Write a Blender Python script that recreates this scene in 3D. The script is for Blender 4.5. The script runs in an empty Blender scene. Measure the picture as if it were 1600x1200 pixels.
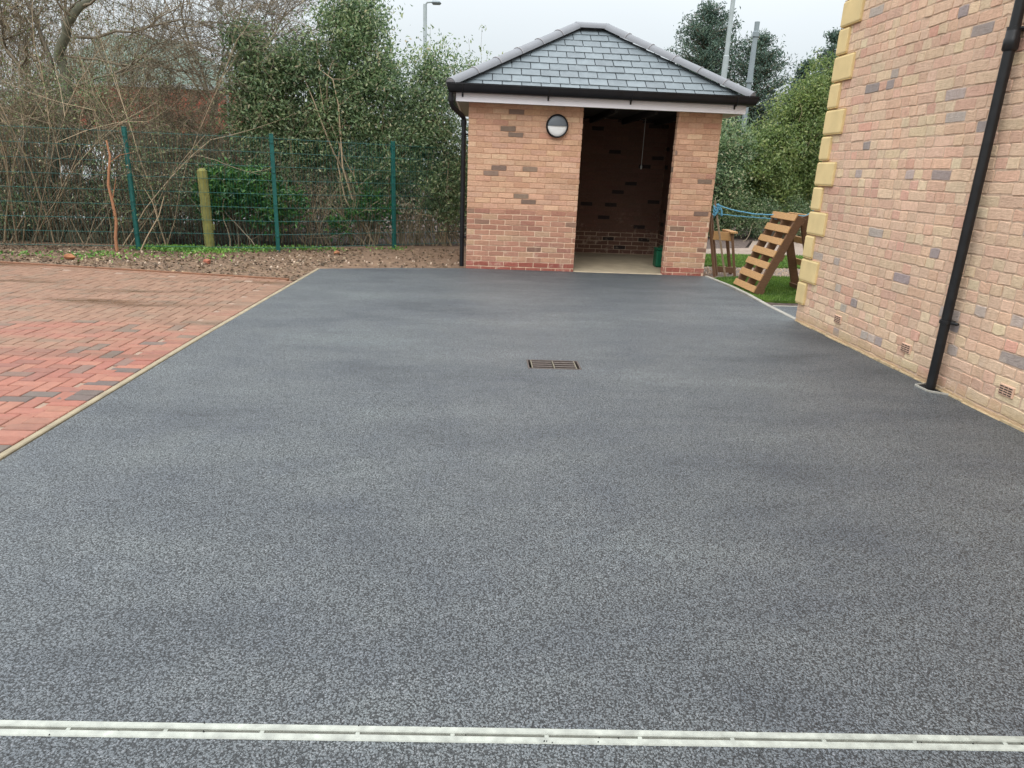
import bpy, math, random
import numpy as np
from mathutils import Vector, Matrix
R = math.radians
rng = np.random.default_rng(7)
random.seed(7)
SC = bpy.context.scene
COL = SC.collection

# ------------------------------------------------------------------ camera
cam = bpy.data.cameras.new("camera")
cam_o = bpy.data.objects.new("camera", cam); COL.objects.link(cam_o)
CAM_H = 1.45
f_px = 1065.75
vz = Vector((662 - 800, 600 - 3980, -f_px)); vy = Vector((752 - 800, 600 - 262, -f_px))
Zc = -vz.normalized(); Yc = (vy - Zc * vy.dot(Zc)).normalized(); Xc = Yc.cross(Zc)
mw = Matrix((Xc, Yc, Zc)).to_4x4()
mw.translation = Vector((0, 0, CAM_H))
cam_o.matrix_world = mw
cam.sensor_width = 36.0; cam.lens = f_px / 1600 * 36.0
cam.clip_start = 0.05; cam.clip_end = 1500
SC.camera = cam_o

# ------------------------------------------------------------------ sky and sun
W = bpy.data.worlds.new("World"); SC.world = W; W.use_nodes = True
nt = W.node_tree; nt.nodes.clear()
SUN_EL, SUN_ROT = 48, 200
out = nt.nodes.new('ShaderNodeOutputWorld'); bg = nt.nodes.new('ShaderNodeBackground')
sky = nt.nodes.new('ShaderNodeTexSky'); sky.sky_type = 'NISHITA'; sky.sun_disc = False
sky.sun_elevation = R(SUN_EL); sky.sun_rotation = R(SUN_ROT); sky.dust_density = 4; sky.air_density = 1.0
tc = nt.nodes.new('ShaderNodeTexCoord'); sp = nt.nodes.new('ShaderNodeSeparateXYZ')
nt.links.new(tc.outputs['Generated'], sp.inputs[0])
rp = nt.nodes.new('ShaderNodeValToRGB')      # cloud layer: pale at the horizon, brighter overhead
cr = rp.color_ramp
cr.elements[0].position = 0.0; cr.elements[0].color = (6.4, 6.95, 7.2, 1)
cr.elements[1].position = 1.0; cr.elements[1].color = (30.0, 31.0, 32.0, 1)
e = cr.elements.new(0.12); e.color = (6.6, 7.15, 7.45, 1)
e = cr.elements.new(0.30); e.color = (9.6, 10.2, 10.6, 1)
e = cr.elements.new(0.60); e.color = (21.0, 22.0, 22.8, 1)
nt.links.new(sp.outputs['Z'], rp.inputs[0])
ns = nt.nodes.new('ShaderNodeTexNoise'); ns.inputs['Scale'].default_value = 2.2; ns.inputs['Detail'].default_value = 3
nt.links.new(tc.outputs['Generated'], ns.inputs['Vector'])
mr = nt.nodes.new('ShaderNodeMapRange'); mr.inputs['To Min'].default_value = 0.93; mr.inputs['To Max'].default_value = 1.07
nt.links.new(ns.outputs[0], mr.inputs[0])
ml = nt.nodes.new('ShaderNodeVectorMath'); ml.operation = 'SCALE'
nt.links.new(rp.outputs[0], ml.inputs[0]); nt.links.new(mr.outputs[0], ml.inputs['Scale'])
mx = nt.nodes.new('ShaderNodeMix'); mx.data_type = 'RGBA'; mx.inputs[0].default_value = 0.93
nt.links.new(sky.outputs[0], mx.inputs[6]); nt.links.new(ml.outputs[0], mx.inputs[7])
nt.links.new(mx.outputs[2], bg.inputs[0]); bg.inputs[1].default_value = 0.12
nt.links.new(bg.outputs[0], out.inputs[0])

sl = bpy.data.lights.new("sun", 'SUN'); sl.energy = 1.0; sl.angle = R(35); sl.color = (1.0, 0.97, 0.93)
so = bpy.data.objects.new("sun", sl); COL.objects.link(so)
az = R(SUN_ROT)
sd = Vector((math.sin(az) * math.cos(R(SUN_EL)), math.cos(az) * math.cos(R(SUN_EL)), math.sin(R(SUN_EL))))
so.rotation_euler = sd.to_track_quat('Z', 'Y').to_euler()
so.location = (0, -4, 12)
SC.view_settings.view_transform = 'Standard'; SC.view_settings.look = 'None'
SC.view_settings.exposure = 0.0; SC.view_settings.gamma = 1.0
SC.cycles.max_bounces = 6; SC.cycles.transparent_max_bounces = 4

# ------------------------------------------------------------------ material helpers
def srgb(r, g, b, k=1.0):
    f = lambda c: ((c / 255 + .055) / 1.055) ** 2.4 if c > 10 else c / 255 / 12.92
    return (f(r) * k, f(g) * k, f(b) * k, 1)

class NT:
    def __init__(s, name):
        s.m = bpy.data.materials.new(name); s.m.use_nodes = True
        s.t = s.m.node_tree; s.b = s.t.nodes['Principled BSDF']; s.out = s.t.nodes['Material Output']
    def n(s, typ, **kw):
        o = s.t.nodes.new(typ)
        for k, v in kw.items():
            if k.startswith('i_'):
                key = k[2:]
                key = int(key) if key.isdigit() else key
                o.inputs[key].default_value = v
            else: setattr(o, k, v)
        return o
    def l(s, a, b): s.t.links.new(a, b)
    def co(s): return s.n('ShaderNodeTexCoord').outputs['Object']
    def noise(s, scale, detail=4, rough=.55, vec=None, sc3=None):
        o = s.n('ShaderNodeTexNoise'); o.inputs['Scale'].default_value = scale
        o.inputs['Detail'].default_value = detail; o.inputs['Roughness'].default_value = rough
        v = vec or s.co()
        if sc3:
            mp = s.n('ShaderNodeMapping'); mp.inputs['Scale'].default_value = sc3; s.l(v, mp.inputs[0]); v = mp.outputs[0]
        s.l(v, o.inputs['Vector']); return o.outputs[0]
    def ramp(s, fac, stops):
        o = s.n('ShaderNodeValToRGB'); c = o.color_ramp
        while len(c.elements) < len(stops): c.elements.new(.5)
        for e, (p, col) in zip(c.elements, stops):
            e.position = p; e.color = col if len(col) == 4 else (*col, 1)
        s.l(fac, o.inputs[0]); return o.outputs[0]
    def mix(s, fac, a, b, mode='MIX'):
        o = s.n('ShaderNodeMix', data_type='RGBA', blend_type=mode)
        for i, v in ((0, fac), (6, a), (7, b)):
            if hasattr(v, 'is_linked') or hasattr(v, 'links'): s.l(v, o.inputs[i])
            else: o.inputs[i].default_value = v
        return o.outputs[2]
    def math(s, op, a, b=0.0):
        o = s.n('ShaderNodeMath', operation=op)
        for i, v in ((0, a), (1, b)):
            if hasattr(v, 'links'): s.l(v, o.inputs[i])
            else: o.inputs[i].default_value = v
        return o.outputs[0]
    def maprange(s, v, a, b, c, d):
        o = s.n('ShaderNodeMapRange')
        for i, x in enumerate((a, b, c, d)): o.inputs[i + 1].default_value = x
        s.l(v, o.inputs[0]); return o.outputs[0]
    def bump(s, h, strength=.5, dist=.01, normal=None):
        o = s.n('ShaderNodeBump'); o.inputs['Strength'].default_value = strength; o.inputs['Distance'].default_value = dist
        s.l(h, o.inputs['Height'])
        if normal: s.l(normal, o.inputs['Normal'])
        return o.outputs[0]
    def base(s, c):
        if hasattr(c, 'links'): s.l(c, s.b.inputs['Base Color'])
        else: s.b.inputs['Base Color'].default_value = c
    def rough(s, v):
        if hasattr(v, 'links'): s.l(v, s.b.inputs['Roughness'])
        else: s.b.inputs['Roughness'].default_value = v

def simple(name, col, rough=.6, var=.25, nscale=12, bump=.15, bscale=60, metal=0.0, spec=.5, bdist=.003):
    t = NT(name); f = t.noise(nscale, 5)
    a = tuple(c * (1 - var) for c in col[:3]) + (1,); b = tuple(min(1, c * (1 + var)) for c in col[:3]) + (1,)
    t.base(t.ramp(f, [(.3, a), (.7, b)])); t.rough(t.maprange(f, .3, .7, rough - .08, rough + .08))
    t.b.inputs['Metallic'].default_value = metal; t.b.inputs['Specular IOR Level'].default_value = spec
    if bump: t.l(t.bump(t.noise(bscale, 4), bump, bdist), t.b.inputs['Normal'])
    return t.m

M = {}
# asphalt
def asphalt(name, tint=1.0):
    t = NT(name); co = t.co()
    v = t.n('ShaderNodeTexVoronoi', feature='F1'); v.inputs['Scale'].default_value = 150; v.inputs['Randomness'].default_value = 1
    wn = t.n('ShaderNodeTexNoise'); wn.inputs['Scale'].default_value = 60; wn.inputs['Detail'].default_value = 2
    t.l(co, wn.inputs['Vector'])
    wv = t.n('ShaderNodeVectorMath', operation='MULTIPLY_ADD'); t.l(wn.outputs['Color'], wv.inputs[0])
    wv.inputs[1].default_value = (.012, .012, .012); t.l(co, wv.inputs[2])
    t.l(wv.outputs[0], v.inputs['Vector'])
    d = v.outputs['Distance']; sepc = t.n('ShaderNodeSeparateColor'); t.l(v.outputs['Color'], sepc.inputs[0]); cell = sepc.outputs[0]
    k = tint
    stone = t.ramp(cell, [(0, (.108*k, .121*k, .128*k)), (.55, (.136*k, .151*k, .158*k)), (.92, (.170*k, .186*k, .193*k)), (1, (.23*k, .24*k, .25*k))])
    pit = t.n('ShaderNodeTexNoise'); pit.inputs['Scale'].default_value = 130; pit.inputs['Detail'].default_value = 2.5; pit.inputs['Roughness'].default_value = .6
    t.l(co, pit.inputs['Vector'])
    g1 = t.maprange(d, .47, .62, 0, .85); g2 = t.maprange(pit.outputs[0], .37, .45, 1, 0)
    gap = t.math('MAXIMUM', g1, g2)
    c1 = t.mix(gap, stone, (.008, .009, .010, 1))
    patch = t.noise(.62, 6, .62, sc3=(.8, 1.9, 1))  # dark patches are damp; the paler ones paint a soft sheen into the colour
    patch2 = t.noise(2.6, 4, .6)
    pm = t.mix(.35, t.ramp(patch, [(.32, (.58, .60, .64)), (.43, (.86, .87, .90)), (.54, (1.02, 1.02, 1.02)), (.68, (1.28, 1.30, 1.27))]),
               t.ramp(patch2, [(.3, (.66, .70, .82)), (.5, (1, 1, 1)), (.7, (1.18, 1.17, 1.12))]), 'MULTIPLY')
    t.base(t.mix(1.0, c1, pm, 'MULTIPLY'))
    t.rough(t.maprange(patch, .3, .7, .60, .42))
    h = t.math('SUBTRACT', 1.0, d)
    h2 = t.math('ADD', h, t.math('MULTIPLY', cell, .3))
    h3 = t.math('ADD', t.math('MULTIPLY', h2, .6), t.math('MULTIPLY', pit.outputs[0], 1.3))
    n1 = t.bump(h3, 1.0, .006)
    n2 = t.bump(t.noise(1.3, 3), .35, .02, n1)
    t.l(n2, t.b.inputs['Normal'])
    t.b.inputs['Specular IOR Level'].default_value = .6
    return t.m
M['asphalt'] = asphalt('asphalt_fresh')
M['asphalt2'] = asphalt('asphalt_side', 1.15)

def brick_mat(name, splash=False):
    t = NT(name)
    at = t.n('ShaderNodeAttribute', attribute_name='tone')
    n1 = t.noise(28, 5, .65); n2 = t.noise(140, 3, .6)
    c = t.mix(1.0, at.outputs['Color'], t.ramp(n1, [(.25, (.84, .81, .80)), (.5, (1, 1, 1)), (.75, (1.12, 1.12, 1.14))]), 'MULTIPLY')
    c = t.mix(t.maprange(n2, .62, .78, 0, .5), c, (.20, .13, .09, 1))
    n3 = t.noise(1.1, 4, .6)
    c = t.mix(1.0, c, t.ramp(n3, [(.3, (.86, .86, .87)), (.7, (1.08, 1.07, 1.05))]), 'MULTIPLY')
    sz = t.n('ShaderNodeSeparateXYZ'); t.l(t.co(), sz.inputs[0])
    low = t.maprange(sz.outputs[2], .15, .95, 1, 0)
    ef = t.math('MULTIPLY', low, t.maprange(t.noise(7, 6, .7), .54, .70, 0, .55))
    c = t.mix(ef, c, srgb(206, 184, 162))
    if splash:
        hs = t.n('ShaderNodeHueSaturation'); hs.inputs['Saturation'].default_value = .93; hs.inputs['Hue'].default_value = .501; t.l(c, hs.inputs['Color']); c = hs.outputs[0]
        zz_ = t.math('ADD', sz.outputs[2], t.math('MULTIPLY', t.noise(5, 5, .7), -.16))
        c = t.mix(t.maprange(zz_, -.06, .05, .7, 0), c, srgb(176, 150, 112))
        st = t.noise(2.2, 5, .65, sc3=(1, 2.2, .35))
        c = t.mix(t.maprange(st, .56, .74, 0, .28), c, srgb(150, 128, 108))
    t.base(c); t.rough(.88); t.b.inputs['Specular IOR Level'].default_value = .25
    wrinkle = t.noise(30, 5, .7, sc3=(1, 1, 2.6))
    nb = t.bump(wrinkle, .7, .012); nb = t.bump(n2, .35, .003, nb)
    t.l(nb, t.b.inputs['Normal'])
    return t.m
M['brick'] = brick_mat('brick_faces'); M['brick_h'] = brick_mat('brick_faces_house', True)
def mortar(name, col, col2, zsplit=None, low=None):
    t = NT(name); n = t.noise(30, 5)
    c = t.ramp(n, [(.3, col), (.7, col2)])
    if zsplit:
        s = t.n('ShaderNodeSeparateXYZ'); t.l(t.co(), s.inputs[0])
        f = t.maprange(t.math('ADD', s.outputs[2], t.math('MULTIPLY', t.noise(6, 2), .05)), zsplit, zsplit + .03, 1, 0)
        c = t.mix(f, c, low)
    t.base(c); t.rough(.95)
    t.l(t.bump(t.noise(200, 3), .4, .003), t.b.inputs['Normal'])
    return t.m
M['mortar_shed'] = mortar('mortar_shed', srgb(176, 136, 110), srgb(196, 156, 128), .84, srgb(214, 186, 160))
M['mortar_house'] = mortar('mortar_house', srgb(178, 150, 128), srgb(204, 176, 152))
M['concrete'] = simple('concrete', srgb(176, 160, 128), .85, .2, 8, .3, 90)
M['concrete_floor'] = simple('concrete_floor', srgb(168, 154, 130), .85, .15, 5, .3, 90)
M['kerb_buff'] = simple('kerb_buff', srgb(138, 127, 104), .85, .22, 9, .35, 70)
M['kerb_white'] = simple('kerb_white', srgb(156, 152, 142), .85, .15, 9, .3, 70)
M['splash'] = simple('mortar_splash', srgb(176, 154, 120), .95, .3, 20, .6, 60)
M['quoin'] = simple('quoin_render', srgb(212, 188, 138), .9, .10, 4, .4, 60, bdist=.005, spec=.2)
M['black'] = simple('black_plastic', (.006, .006, .008, 1), .42, .2, 8, .06, 80, spec=.35)
M['black_metal'] = simple('black_cast', (.010, .010, .011, 1), .40, .2, 14, .12, 60, spec=.4)
M['white_pvc'] = simple('white_board', srgb(226, 224, 228), .4, .03, 4, .05, 30)
M['soffit'] = simple('soffit_board', srgb(150, 152, 142), .6, .1, 10, .05, 30)
M['grey_cap'] = simple('grey_concrete_tile', srgb(118, 120, 124), .75, .10, 7, .25, 120)
M['cap_mortar'] = simple('cap_mortar', srgb(150, 148, 150), .9, .12, 20, .3, 100)
M['lamp_glass'] = simple('lamp_diffuser', srgb(222, 222, 220), .35, .03, 4, 0)
M['lamp_hood'] = simple('lamp_hood', srgb(92, 98, 104), .45, .05, 4, 0)
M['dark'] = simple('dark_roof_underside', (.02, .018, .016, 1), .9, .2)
M['channel'] = simple('channel_rail', srgb(156, 159, 150), .55, .25, 24, .5, 60)
M['slot'] = simple('channel_slot', srgb(92, 92, 84), .8, .3, 30, .2, 50)
M['iron'] = simple('rusty_iron', srgb(84, 74, 68), .6, .35, 40, .4, 90, metal=.2)
M['pit'] = simple('drain_pit', (.004, .004, .004, 1), .9, .2)
M['fence'] = simple('green_coated_steel', srgb(8, 82, 76), .45, .15, 10, .05, 40)
M['galv'] = simple('galvanised_steel', srgb(160, 168, 168), .5, .10, 5, .08, 30, metal=.25)
M['grey_pipe'] = simple('grey_pipe', srgb(128, 138, 142), .6, .08, 5, .05, 30)
M['wood_moss'] = simple('mossy_wood', srgb(122, 120, 66), .9, .3, 14, .5, 50)
M['terracotta'] = simple('terracotta_vent', srgb(204, 166, 142), .85, .12, 20, .2, 80)
M['hole'] = simple('vent_hole', (.01, .008, .007, 1), .9, .2)
M['rope'] = simple('blue_rope', srgb(96, 156, 182), .7, .15, 40, .5, 160)
M['greenbox'] = simple('green_plastic', srgb(8, 84, 58), .45, .1, 8, .05, 30)
M['cord'] = simple('pale_cord', srgb(200, 196, 190), .6, .05, 8, 0)
M['van'] = simple('white_paint', srgb(226, 230, 232), .3, .03, 3, 0)
M['glass'] = simple('car_glass', (.02, .025, .03, 1), .1, .05, 3, 0)
M['tyre'] = simple('tyre_rubber', (.015, .015, .015, 1), .85, .1, 8, .1)
M['far_brick'] = simple('far_red_brick', srgb(164, 84, 68), .85, .14, 2, .2, 20)
M['far_roof'] = simple('green_sheet_roof', srgb(84, 104, 92), .6, .08, 2, .05, 10)
M['slate_dark'] = simple('slate_underlay', srgb(26, 32, 38), .8, .1)
def slate_mat():
    t = NT('slate_tiles'); g = t.n('ShaderNodeNewGeometry')
    c = t.ramp(g.outputs['Random Per Island'], [(0, srgb(98, 106, 110)), (.5, srgb(104, 113, 117)), (1, srgb(110, 119, 123))])
    c = t.mix(1.0, c, t.ramp(t.noise(9, 5), [(.3, (.86, .86, .87)), (.7, (1.1, 1.1, 1.1))]), 'MULTIPLY')
    t.base(c); t.rough(t.maprange(t.noise(5, 4), .3, .7, .5, .62)); t.b.inputs['Specular IOR Level'].default_value = .4
    t.l(t.bump(t.noise(24, 5, .6), .35, .006), t.b.inputs['Normal']); return t.m
M['slate'] = slate_mat()
def timber(name, a, b):
    t = NT(name); g = t.n('ShaderNodeNewGeometry')
    c = t.ramp(g.outputs['Random Per Island'], [(0, a), (1, b)])
    gr = t.noise(18, 6, .65, sc3=(1, 1, 9))
    c = t.mix(1.0, c, t.ramp(gr, [(.3, (.7, .68, .66)), (.7, (1.15, 1.14, 1.1))]), 'MULTIPLY')
    t.base(c); t.rough(.82); t.l(t.bump(gr, .4, .004), t.b.inputs['Normal']); return t.m
M['pallet'] = timber('pallet_slats', srgb(172, 132, 88), srgb(200, 158, 110))
M['pallet_dark'] = timber('pallet_bearers', srgb(86, 62, 46), srgb(124, 92, 66))
M['stake'] = timber('old_stake', srgb(110, 92, 74), srgb(150, 128, 104))
def paver():
    t = NT('block_paving')
    at = t.n('ShaderNodeAttribute', attribute_name='tone')
    c = t.mix(1.0, at.outputs['Color'], t.ramp(t.noise(16, 5, .65), [(.25, (.80, .76, .74)), (.75, (1.14, 1.12, 1.10))]), 'MULTIPLY')
    # silt and mud washed over the blocks, thicker towards the far edge
    s = t.n('ShaderNodeSeparateXYZ'); t.l(t.co(), s.inputs[0])
    big = t.noise(.9, 5, .65, sc3=(.45, 1.7, 1))
    far = t.maprange(s.outputs[1], 4.6, 7.6, -.10, .26)
    f = t.maprange(t.math('ADD', big, far), .42, .64, 0, .80)
    silt = t.ramp(t.noise(7, 4), [(.3, srgb(108, 84, 64)), (.7, srgb(136, 108, 86))])
    c = t.mix(f, c, silt)
    wetn = t.noise(1.15, 4, .6, sc3=(.30, 2.3, 1))
    wet = t.maprange(wetn, .54, .68, 0, 1)
    wetf = t.math('MULTIPLY', wet, t.maprange(s.outputs[1], 4.2, 6.5, .10, .62))
    c = t.mix(wetf, c, srgb(78, 58, 40))
    t.base(c)
    t.rough(t.maprange(wetf, 0, .6, .62, .26))
    t.l(t.bump(t.noise(60, 4), .3, .003), t.b.inputs['Normal'])
    return t.m
M['paver'] = paver()
M['sand_joint'] = simple('joint_sand', srgb(140, 118, 102), .95, .15, 20, .3, 80)
def soil(name, cols, sc=6):
    t = NT(name)
    n = t.noise(sc, 8, .68); n2 = t.noise(sc * 12, 4, .7)
    c = t.ramp(n, [(.28, cols[0]), (.5, cols[1]), (.72, cols[2])])
    c = t.mix(t.maprange(n2, .5, .75, 0, .55), c, cols[3])
    t.base(c); t.rough(.95); nb = t.bump(n2, .7, .02); t.l(t.bump(n, .5, .05, nb), t.b.inputs['Normal']); return t.m
M['soil'] = soil('bare_soil', [srgb(84, 66, 50), srgb(118, 94, 74), srgb(142, 116, 92), srgb(150, 128, 106)])
M['soil_dark'] = soil('dark_soil', [srgb(52, 42, 38), srgb(82, 68, 60), srgb(108, 92, 84), srgb(132, 118, 108)], 14)
M['gravel'] = soil('gravel_path', [srgb(104, 94, 86), srgb(128, 116, 106), srgb(150, 138, 126), srgb(76, 68, 60)], 14)
M['pale_path'] = soil('pale_path', [srgb(122, 106, 94), srgb(142, 126, 112), srgb(158, 142, 130), srgb(104, 92, 80)], 5)
M['lawn'] = soil('lawn_ground', [srgb(56, 84, 30), srgb(84, 116, 40), srgb(112, 140, 52), srgb(70, 96, 34)], 9)
M['far_ground'] = soil('rough_ground', [srgb(62, 60, 40), srgb(86, 80, 56), srgb(104, 98, 70), srgb(60, 56, 38)], 1)
M['road'] = simple('pale_road', srgb(170, 168, 164), .8, .1, 2, .2, 30)
M['stone'] = simple('loose_stone', srgb(190, 170, 150), .9, .25, 10, .4, 40)
M['brick_bit'] = simple('brick_fragment', srgb(150, 100, 68), .9, .2, 10, .4, 40)

def leafmat(name, cols, rough=.45, trans=.25, spec=.5, nsc=1.6):
    t = NT(name); g = t.n('ShaderNodeNewGeometry')
    c = t.ramp(g.outputs['Random Per Island'], cols)
    c = t.mix(1.0, c, t.ramp(t.noise(nsc, 3, .6), [(.3, (.72, .78, .80)), (.7, (1.22, 1.18, 1.02))]), 'MULTIPLY')
    t.base(c); t.rough(rough); t.b.inputs['Specular IOR Level'].default_value = spec
    tr = t.n('ShaderNodeBsdfTranslucent'); t.l(c, tr.inputs[0])
    ms = t.n('ShaderNodeMixShader'); ms.inputs[0].default_value = trans
    t.l(t.b.outputs[0], ms.inputs[1]); t.l(tr.outputs[0], ms.inputs[2]); t.l(ms.outputs[0], t.out.inputs[0])
    return t.m
M['leaf_ever'] = leafmat('evergreen_leaf', [(0, (.050, .090, .042, 1)), (.35, (.115, .19, .090, 1)), (.72, (.24, .33, .17, 1)), (.93, (.42, .47, .29, 1)), (1, (.52, .44, .32, 1))], .32, .45)
M['leaf_laurel'] = leafmat('laurel_leaf', [(0, (.020, .070, .020, 1)), (.6, (.045, .14, .032, 1)), (1, (.12, .24, .05, 1))], .35)
M['leaf_hedge'] = leafmat('hedge_leaf', [(0, (.07, .115, .035, 1)), (.5, (.16, .23, .07, 1)), (.85, (.27, .33, .12, 1)), (1, (.40, .42, .20, 1))], .42, .4)
M['leaf_conifer'] = leafmat('conifer_sprays', [(0, (.035, .072, .056, 1)), (.6, (.075, .13, .10, 1)), (1, (.14, .19, .14, 1))], .6, .15)
M['leaf_brown'] = leafmat('dry_leaf', [(0, (.10, .085, .055, 1)), (.35, (.19, .155, .10, 1)), (.5, (.11, .15, .06, 1)), (.8, (.17, .21, .09, 1)), (1, (.36, .29, .19, 1))], .7, .2)
M['leaf_under'] = leafmat('undergrowth_shade_leaf', [(0, (.020, .022, .014, 1)), (.6, (.05, .05, .03, 1)), (1, (.09, .08, .045, 1))], .8, .1)  # very dark leaf tone paints in the low shadow behind the thicket
M['leaf_litter'] = leafmat('litter_leaf', [(0, (.05, .032, .02, 1)), (.5, (.12, .08, .05, 1)), (.85, (.21, .14, .09, 1)), (1, (.42, .32, .22, 1))], .75, .1)
M['grass'] = leafmat('grass_blade', [(0, (.06, .12, .02, 1)), (.6, (.12, .22, .035, 1)), (1, (.22, .34, .08, 1))], .5, .3)
M['weed'] = leafmat('weed_leaf', [(0, (.07, .17, .03, 1)), (.6, (.14, .30, .05, 1)), (1, (.26, .42, .10, 1))], .5, .3)
M['twig'] = timber('twig_bark', srgb(84, 77, 64), srgb(140, 127, 106))
M['twig_tan'] = timber('tan_stem_bark', srgb(128, 114, 94), srgb(180, 160, 132))
M['twig_orange'] = timber('orange_stem_bark', srgb(150, 104, 74), srgb(168, 120, 88))
M['bark_green'] = simple('mossy_bark', srgb(98, 98, 82), .9, .3, 12, .6, 40)

# ------------------------------------------------------------------ object helpers
def tag(o, label=None, cat=None, group=None, kind=None):
    if label: o['label'] = label
    if cat: o['category'] = cat
    if group: o['group'] = group
    if kind: o['kind'] = kind
    return o
def empty(name, loc, label, cat, group=None, rz=0):
    o = bpy.data.objects.new(name, None); COL.objects.link(o); o.location = loc; o.rotation_euler = (0, 0, rz)
    o.empty_display_size = .2
    return tag(o, label, cat, group)
class MB:
    def __init__(s): s.v = []; s.f = []; s.mi = []; s.cur = 0
    def add(s, vs, fs):
        b = len(s.v); s.v += [tuple(v) for v in vs]; s.f += [tuple(i + b for i in f) for f in fs]; s.mi += [s.cur] * len(fs)
    def box(s, c, d, rot=None, bev=0.0):
        hx, hy, hz = d[0] / 2, d[1] / 2, d[2] / 2
        if bev <= 0:
            vs = [Vector((x, y, z)) for z in (-hz, hz) for x, y in ((-hx, -hy), (hx, -hy), (hx, hy), (-hx, hy))]
            fs = [(0, 3, 2, 1), (4, 5, 6, 7), (0, 1, 5, 4), (1, 2, 6, 5), (2, 3, 7, 6), (3, 0, 4, 7)]
        else:
            b = min(bev, hx * .9, hy * .9, hz * .9)
            def ring(z, k):
                return [Vector((x, y, z)) for x, y in ((-hx + k, -hy), (hx - k, -hy), (hx, -hy + k), (hx, hy - k), (hx - k, hy), (-hx + k, hy), (-hx, hy - k), (-hx, -hy + k))]
            def ring_in(z):
                return [Vector((x, y, z)) for x, y in ((-hx + b, -hy + b),) * 2 + ((hx - b, -hy + b),) * 2 + ((hx - b, hy - b),) * 2 + ((-hx + b, hy - b),) * 2]
            r1 = ring(-hz + b, b); r2 = ring(hz - b, b)
            t = [Vector((x, y, hz)) for x, y in ((-hx + b, -hy + b), (hx - b, -hy + b), (hx - b, hy - b), (-hx + b, hy - b))]
            bt = [Vector((v.x, v.y, -hz)) for v in t]
            vs = r1 + r2 + t + bt
            fs = [(i, (i + 1) % 8, (i + 1) % 8 + 8, i + 8) for i in range(8)]
            fs += [(16, 17, 18, 19), (23, 22, 21, 20)]
            # top: corners map ring verts 0,1 | 2,3 | 4,5 | 6,7
            cm = {0: 0, 1: 1, 2: 1, 3: 2, 4: 2, 5: 3, 6: 3, 7: 0}
            for i in range(8):
                j = (i + 1) % 8
                a, c_ = cm[i], cm[j]
                if a == c_: fs.append((8 + i, 8 + j, 16 + a)); fs.append((j, i, 20 + a))
                else: fs.append((8 + i, 8 + j, 16 + c_, 16 + a)); fs.append((j, i, 20 + a, 20 + c_))
        if rot is not None:
            m = rot if isinstance(rot, Matrix) else Matrix.Rotation(rot, 3, 'Z')
            vs = [m @ v for v in vs]
        c = Vector(c); s.add([v + c for v in vs], fs)
    def beam(s, a, b, w, h, up=(0, 0, 1), bev=0.0):
        a = Vector(a); b = Vector(b); z = (b - a); L = z.length; z.normalize()
        x = Vector(up).cross(z)
        if x.length < 1e-4: x = Vector((1, 0, 0)).cross(z)
        x.normalize(); y = z.cross(x)
        m = Matrix((x, y, z)).transposed()
        s.box((a + b) / 2, (w, h, L), m, bev)
    def tube(s, pts, rad, n=8, cap=True):
        pts = [Vector(p) for p in pts]
        if not hasattr(rad, '__len__'): rad = [rad] * len(pts)
        rings = []; up = Vector((.31, .17, .93)).normalized()
        for i, p in enumerate(pts):
            d = (pts[min(i + 1, len(pts) - 1)] - pts[max(i - 1, 0)]).normalized()
            x = up.cross(d)
            if x.length < 1e-3: x = Vector((1, 0, 0)).cross(d)
            x.normalize(); y = d.cross(x)
            rings.append([p + (x * math.cos(2 * math.pi * k / n) + y * math.sin(2 * math.pi * k / n)) * rad[i] for k in range(n)])
        vs = [v for r in rings for v in r]; fs = []
        for i in range(len(pts) - 1):
            for k in range(n):
                k2 = (k + 1) % n; fs.append((i * n + k, i * n + k2, (i + 1) * n + k2, (i + 1) * n + k))
        if cap: fs.append(tuple(range(n))[::-1]); fs.append(tuple((len(pts) - 1) * n + k for k in range(n)))
        s.add(vs, fs)
    def quad(s, a, b, c, d): s.add([a, b, c, d], [(0, 1, 2, 3)])
    def build(s, name, mat, parent=None, smooth=False):
        me = bpy.data.meshes.new(name); me.from_pydata(s.v, [], s.f); me.update()
        mats = mat if isinstance(mat, (list, tuple)) else [mat]
        for m in mats: me.materials.append(m)
        if len(mats) > 1: me.polygons.foreach_set('material_index', s.mi)
        if smooth: me.polygons.foreach_set('use_smooth', [True] * len(me.polygons)); me.set_sharp_from_angle(angle=R(40))
        o = bpy.data.objects.new(name, me); COL.objects.link(o)
        if parent:
            o.parent = parent; pass
            # vertices are authored in world space: bring them into the parent's frame
            mwp = Matrix.Identity(4); p = parent
            while p: mwp = (Matrix.Translation(p.location) @ p.rotation_euler.to_matrix().to_4x4()) @ mwp; p = p.parent
            me.transform(mwp.inverted())
        return o
def npmesh(name, V, F, mat, parent=None, tone=None, n=None):
    """V (N,3), F (M,k) arrays of equal-size faces"""
    me = bpy.data.meshes.new(name); k = F.shape[1]
    me.vertices.add(len(V)); me.vertices.foreach_set('co', V.astype(np.float32).ravel())
    me.loops.add(F.size); me.loops.foreach_set('vertex_index', F.astype(np.int32).ravel())
    me.polygons.add(len(F)); me.polygons.foreach_set('loop_start', np.arange(0, F.size, k, dtype=np.int32))
    me.polygons.foreach_set('use_smooth', np.zeros(len(F), dtype=bool)); me.update(calc_edges=True); me.validate(); me.materials.append(mat)
    o = bpy.data.objects.new(name, me); COL.objects.link(o)
    if parent:
        o.parent = parent; w_ = Vector((0, 0, 0)); p_ = parent
        while p_: w_ += p_.location; p_ = p_.parent
        me.transform(Matrix.Translation(-w_))
    return o
def struct(name, mb, mat, label=None):
    o = mb.build(name, mat); tag(o, label, None, None, 'structure'); return o

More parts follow.
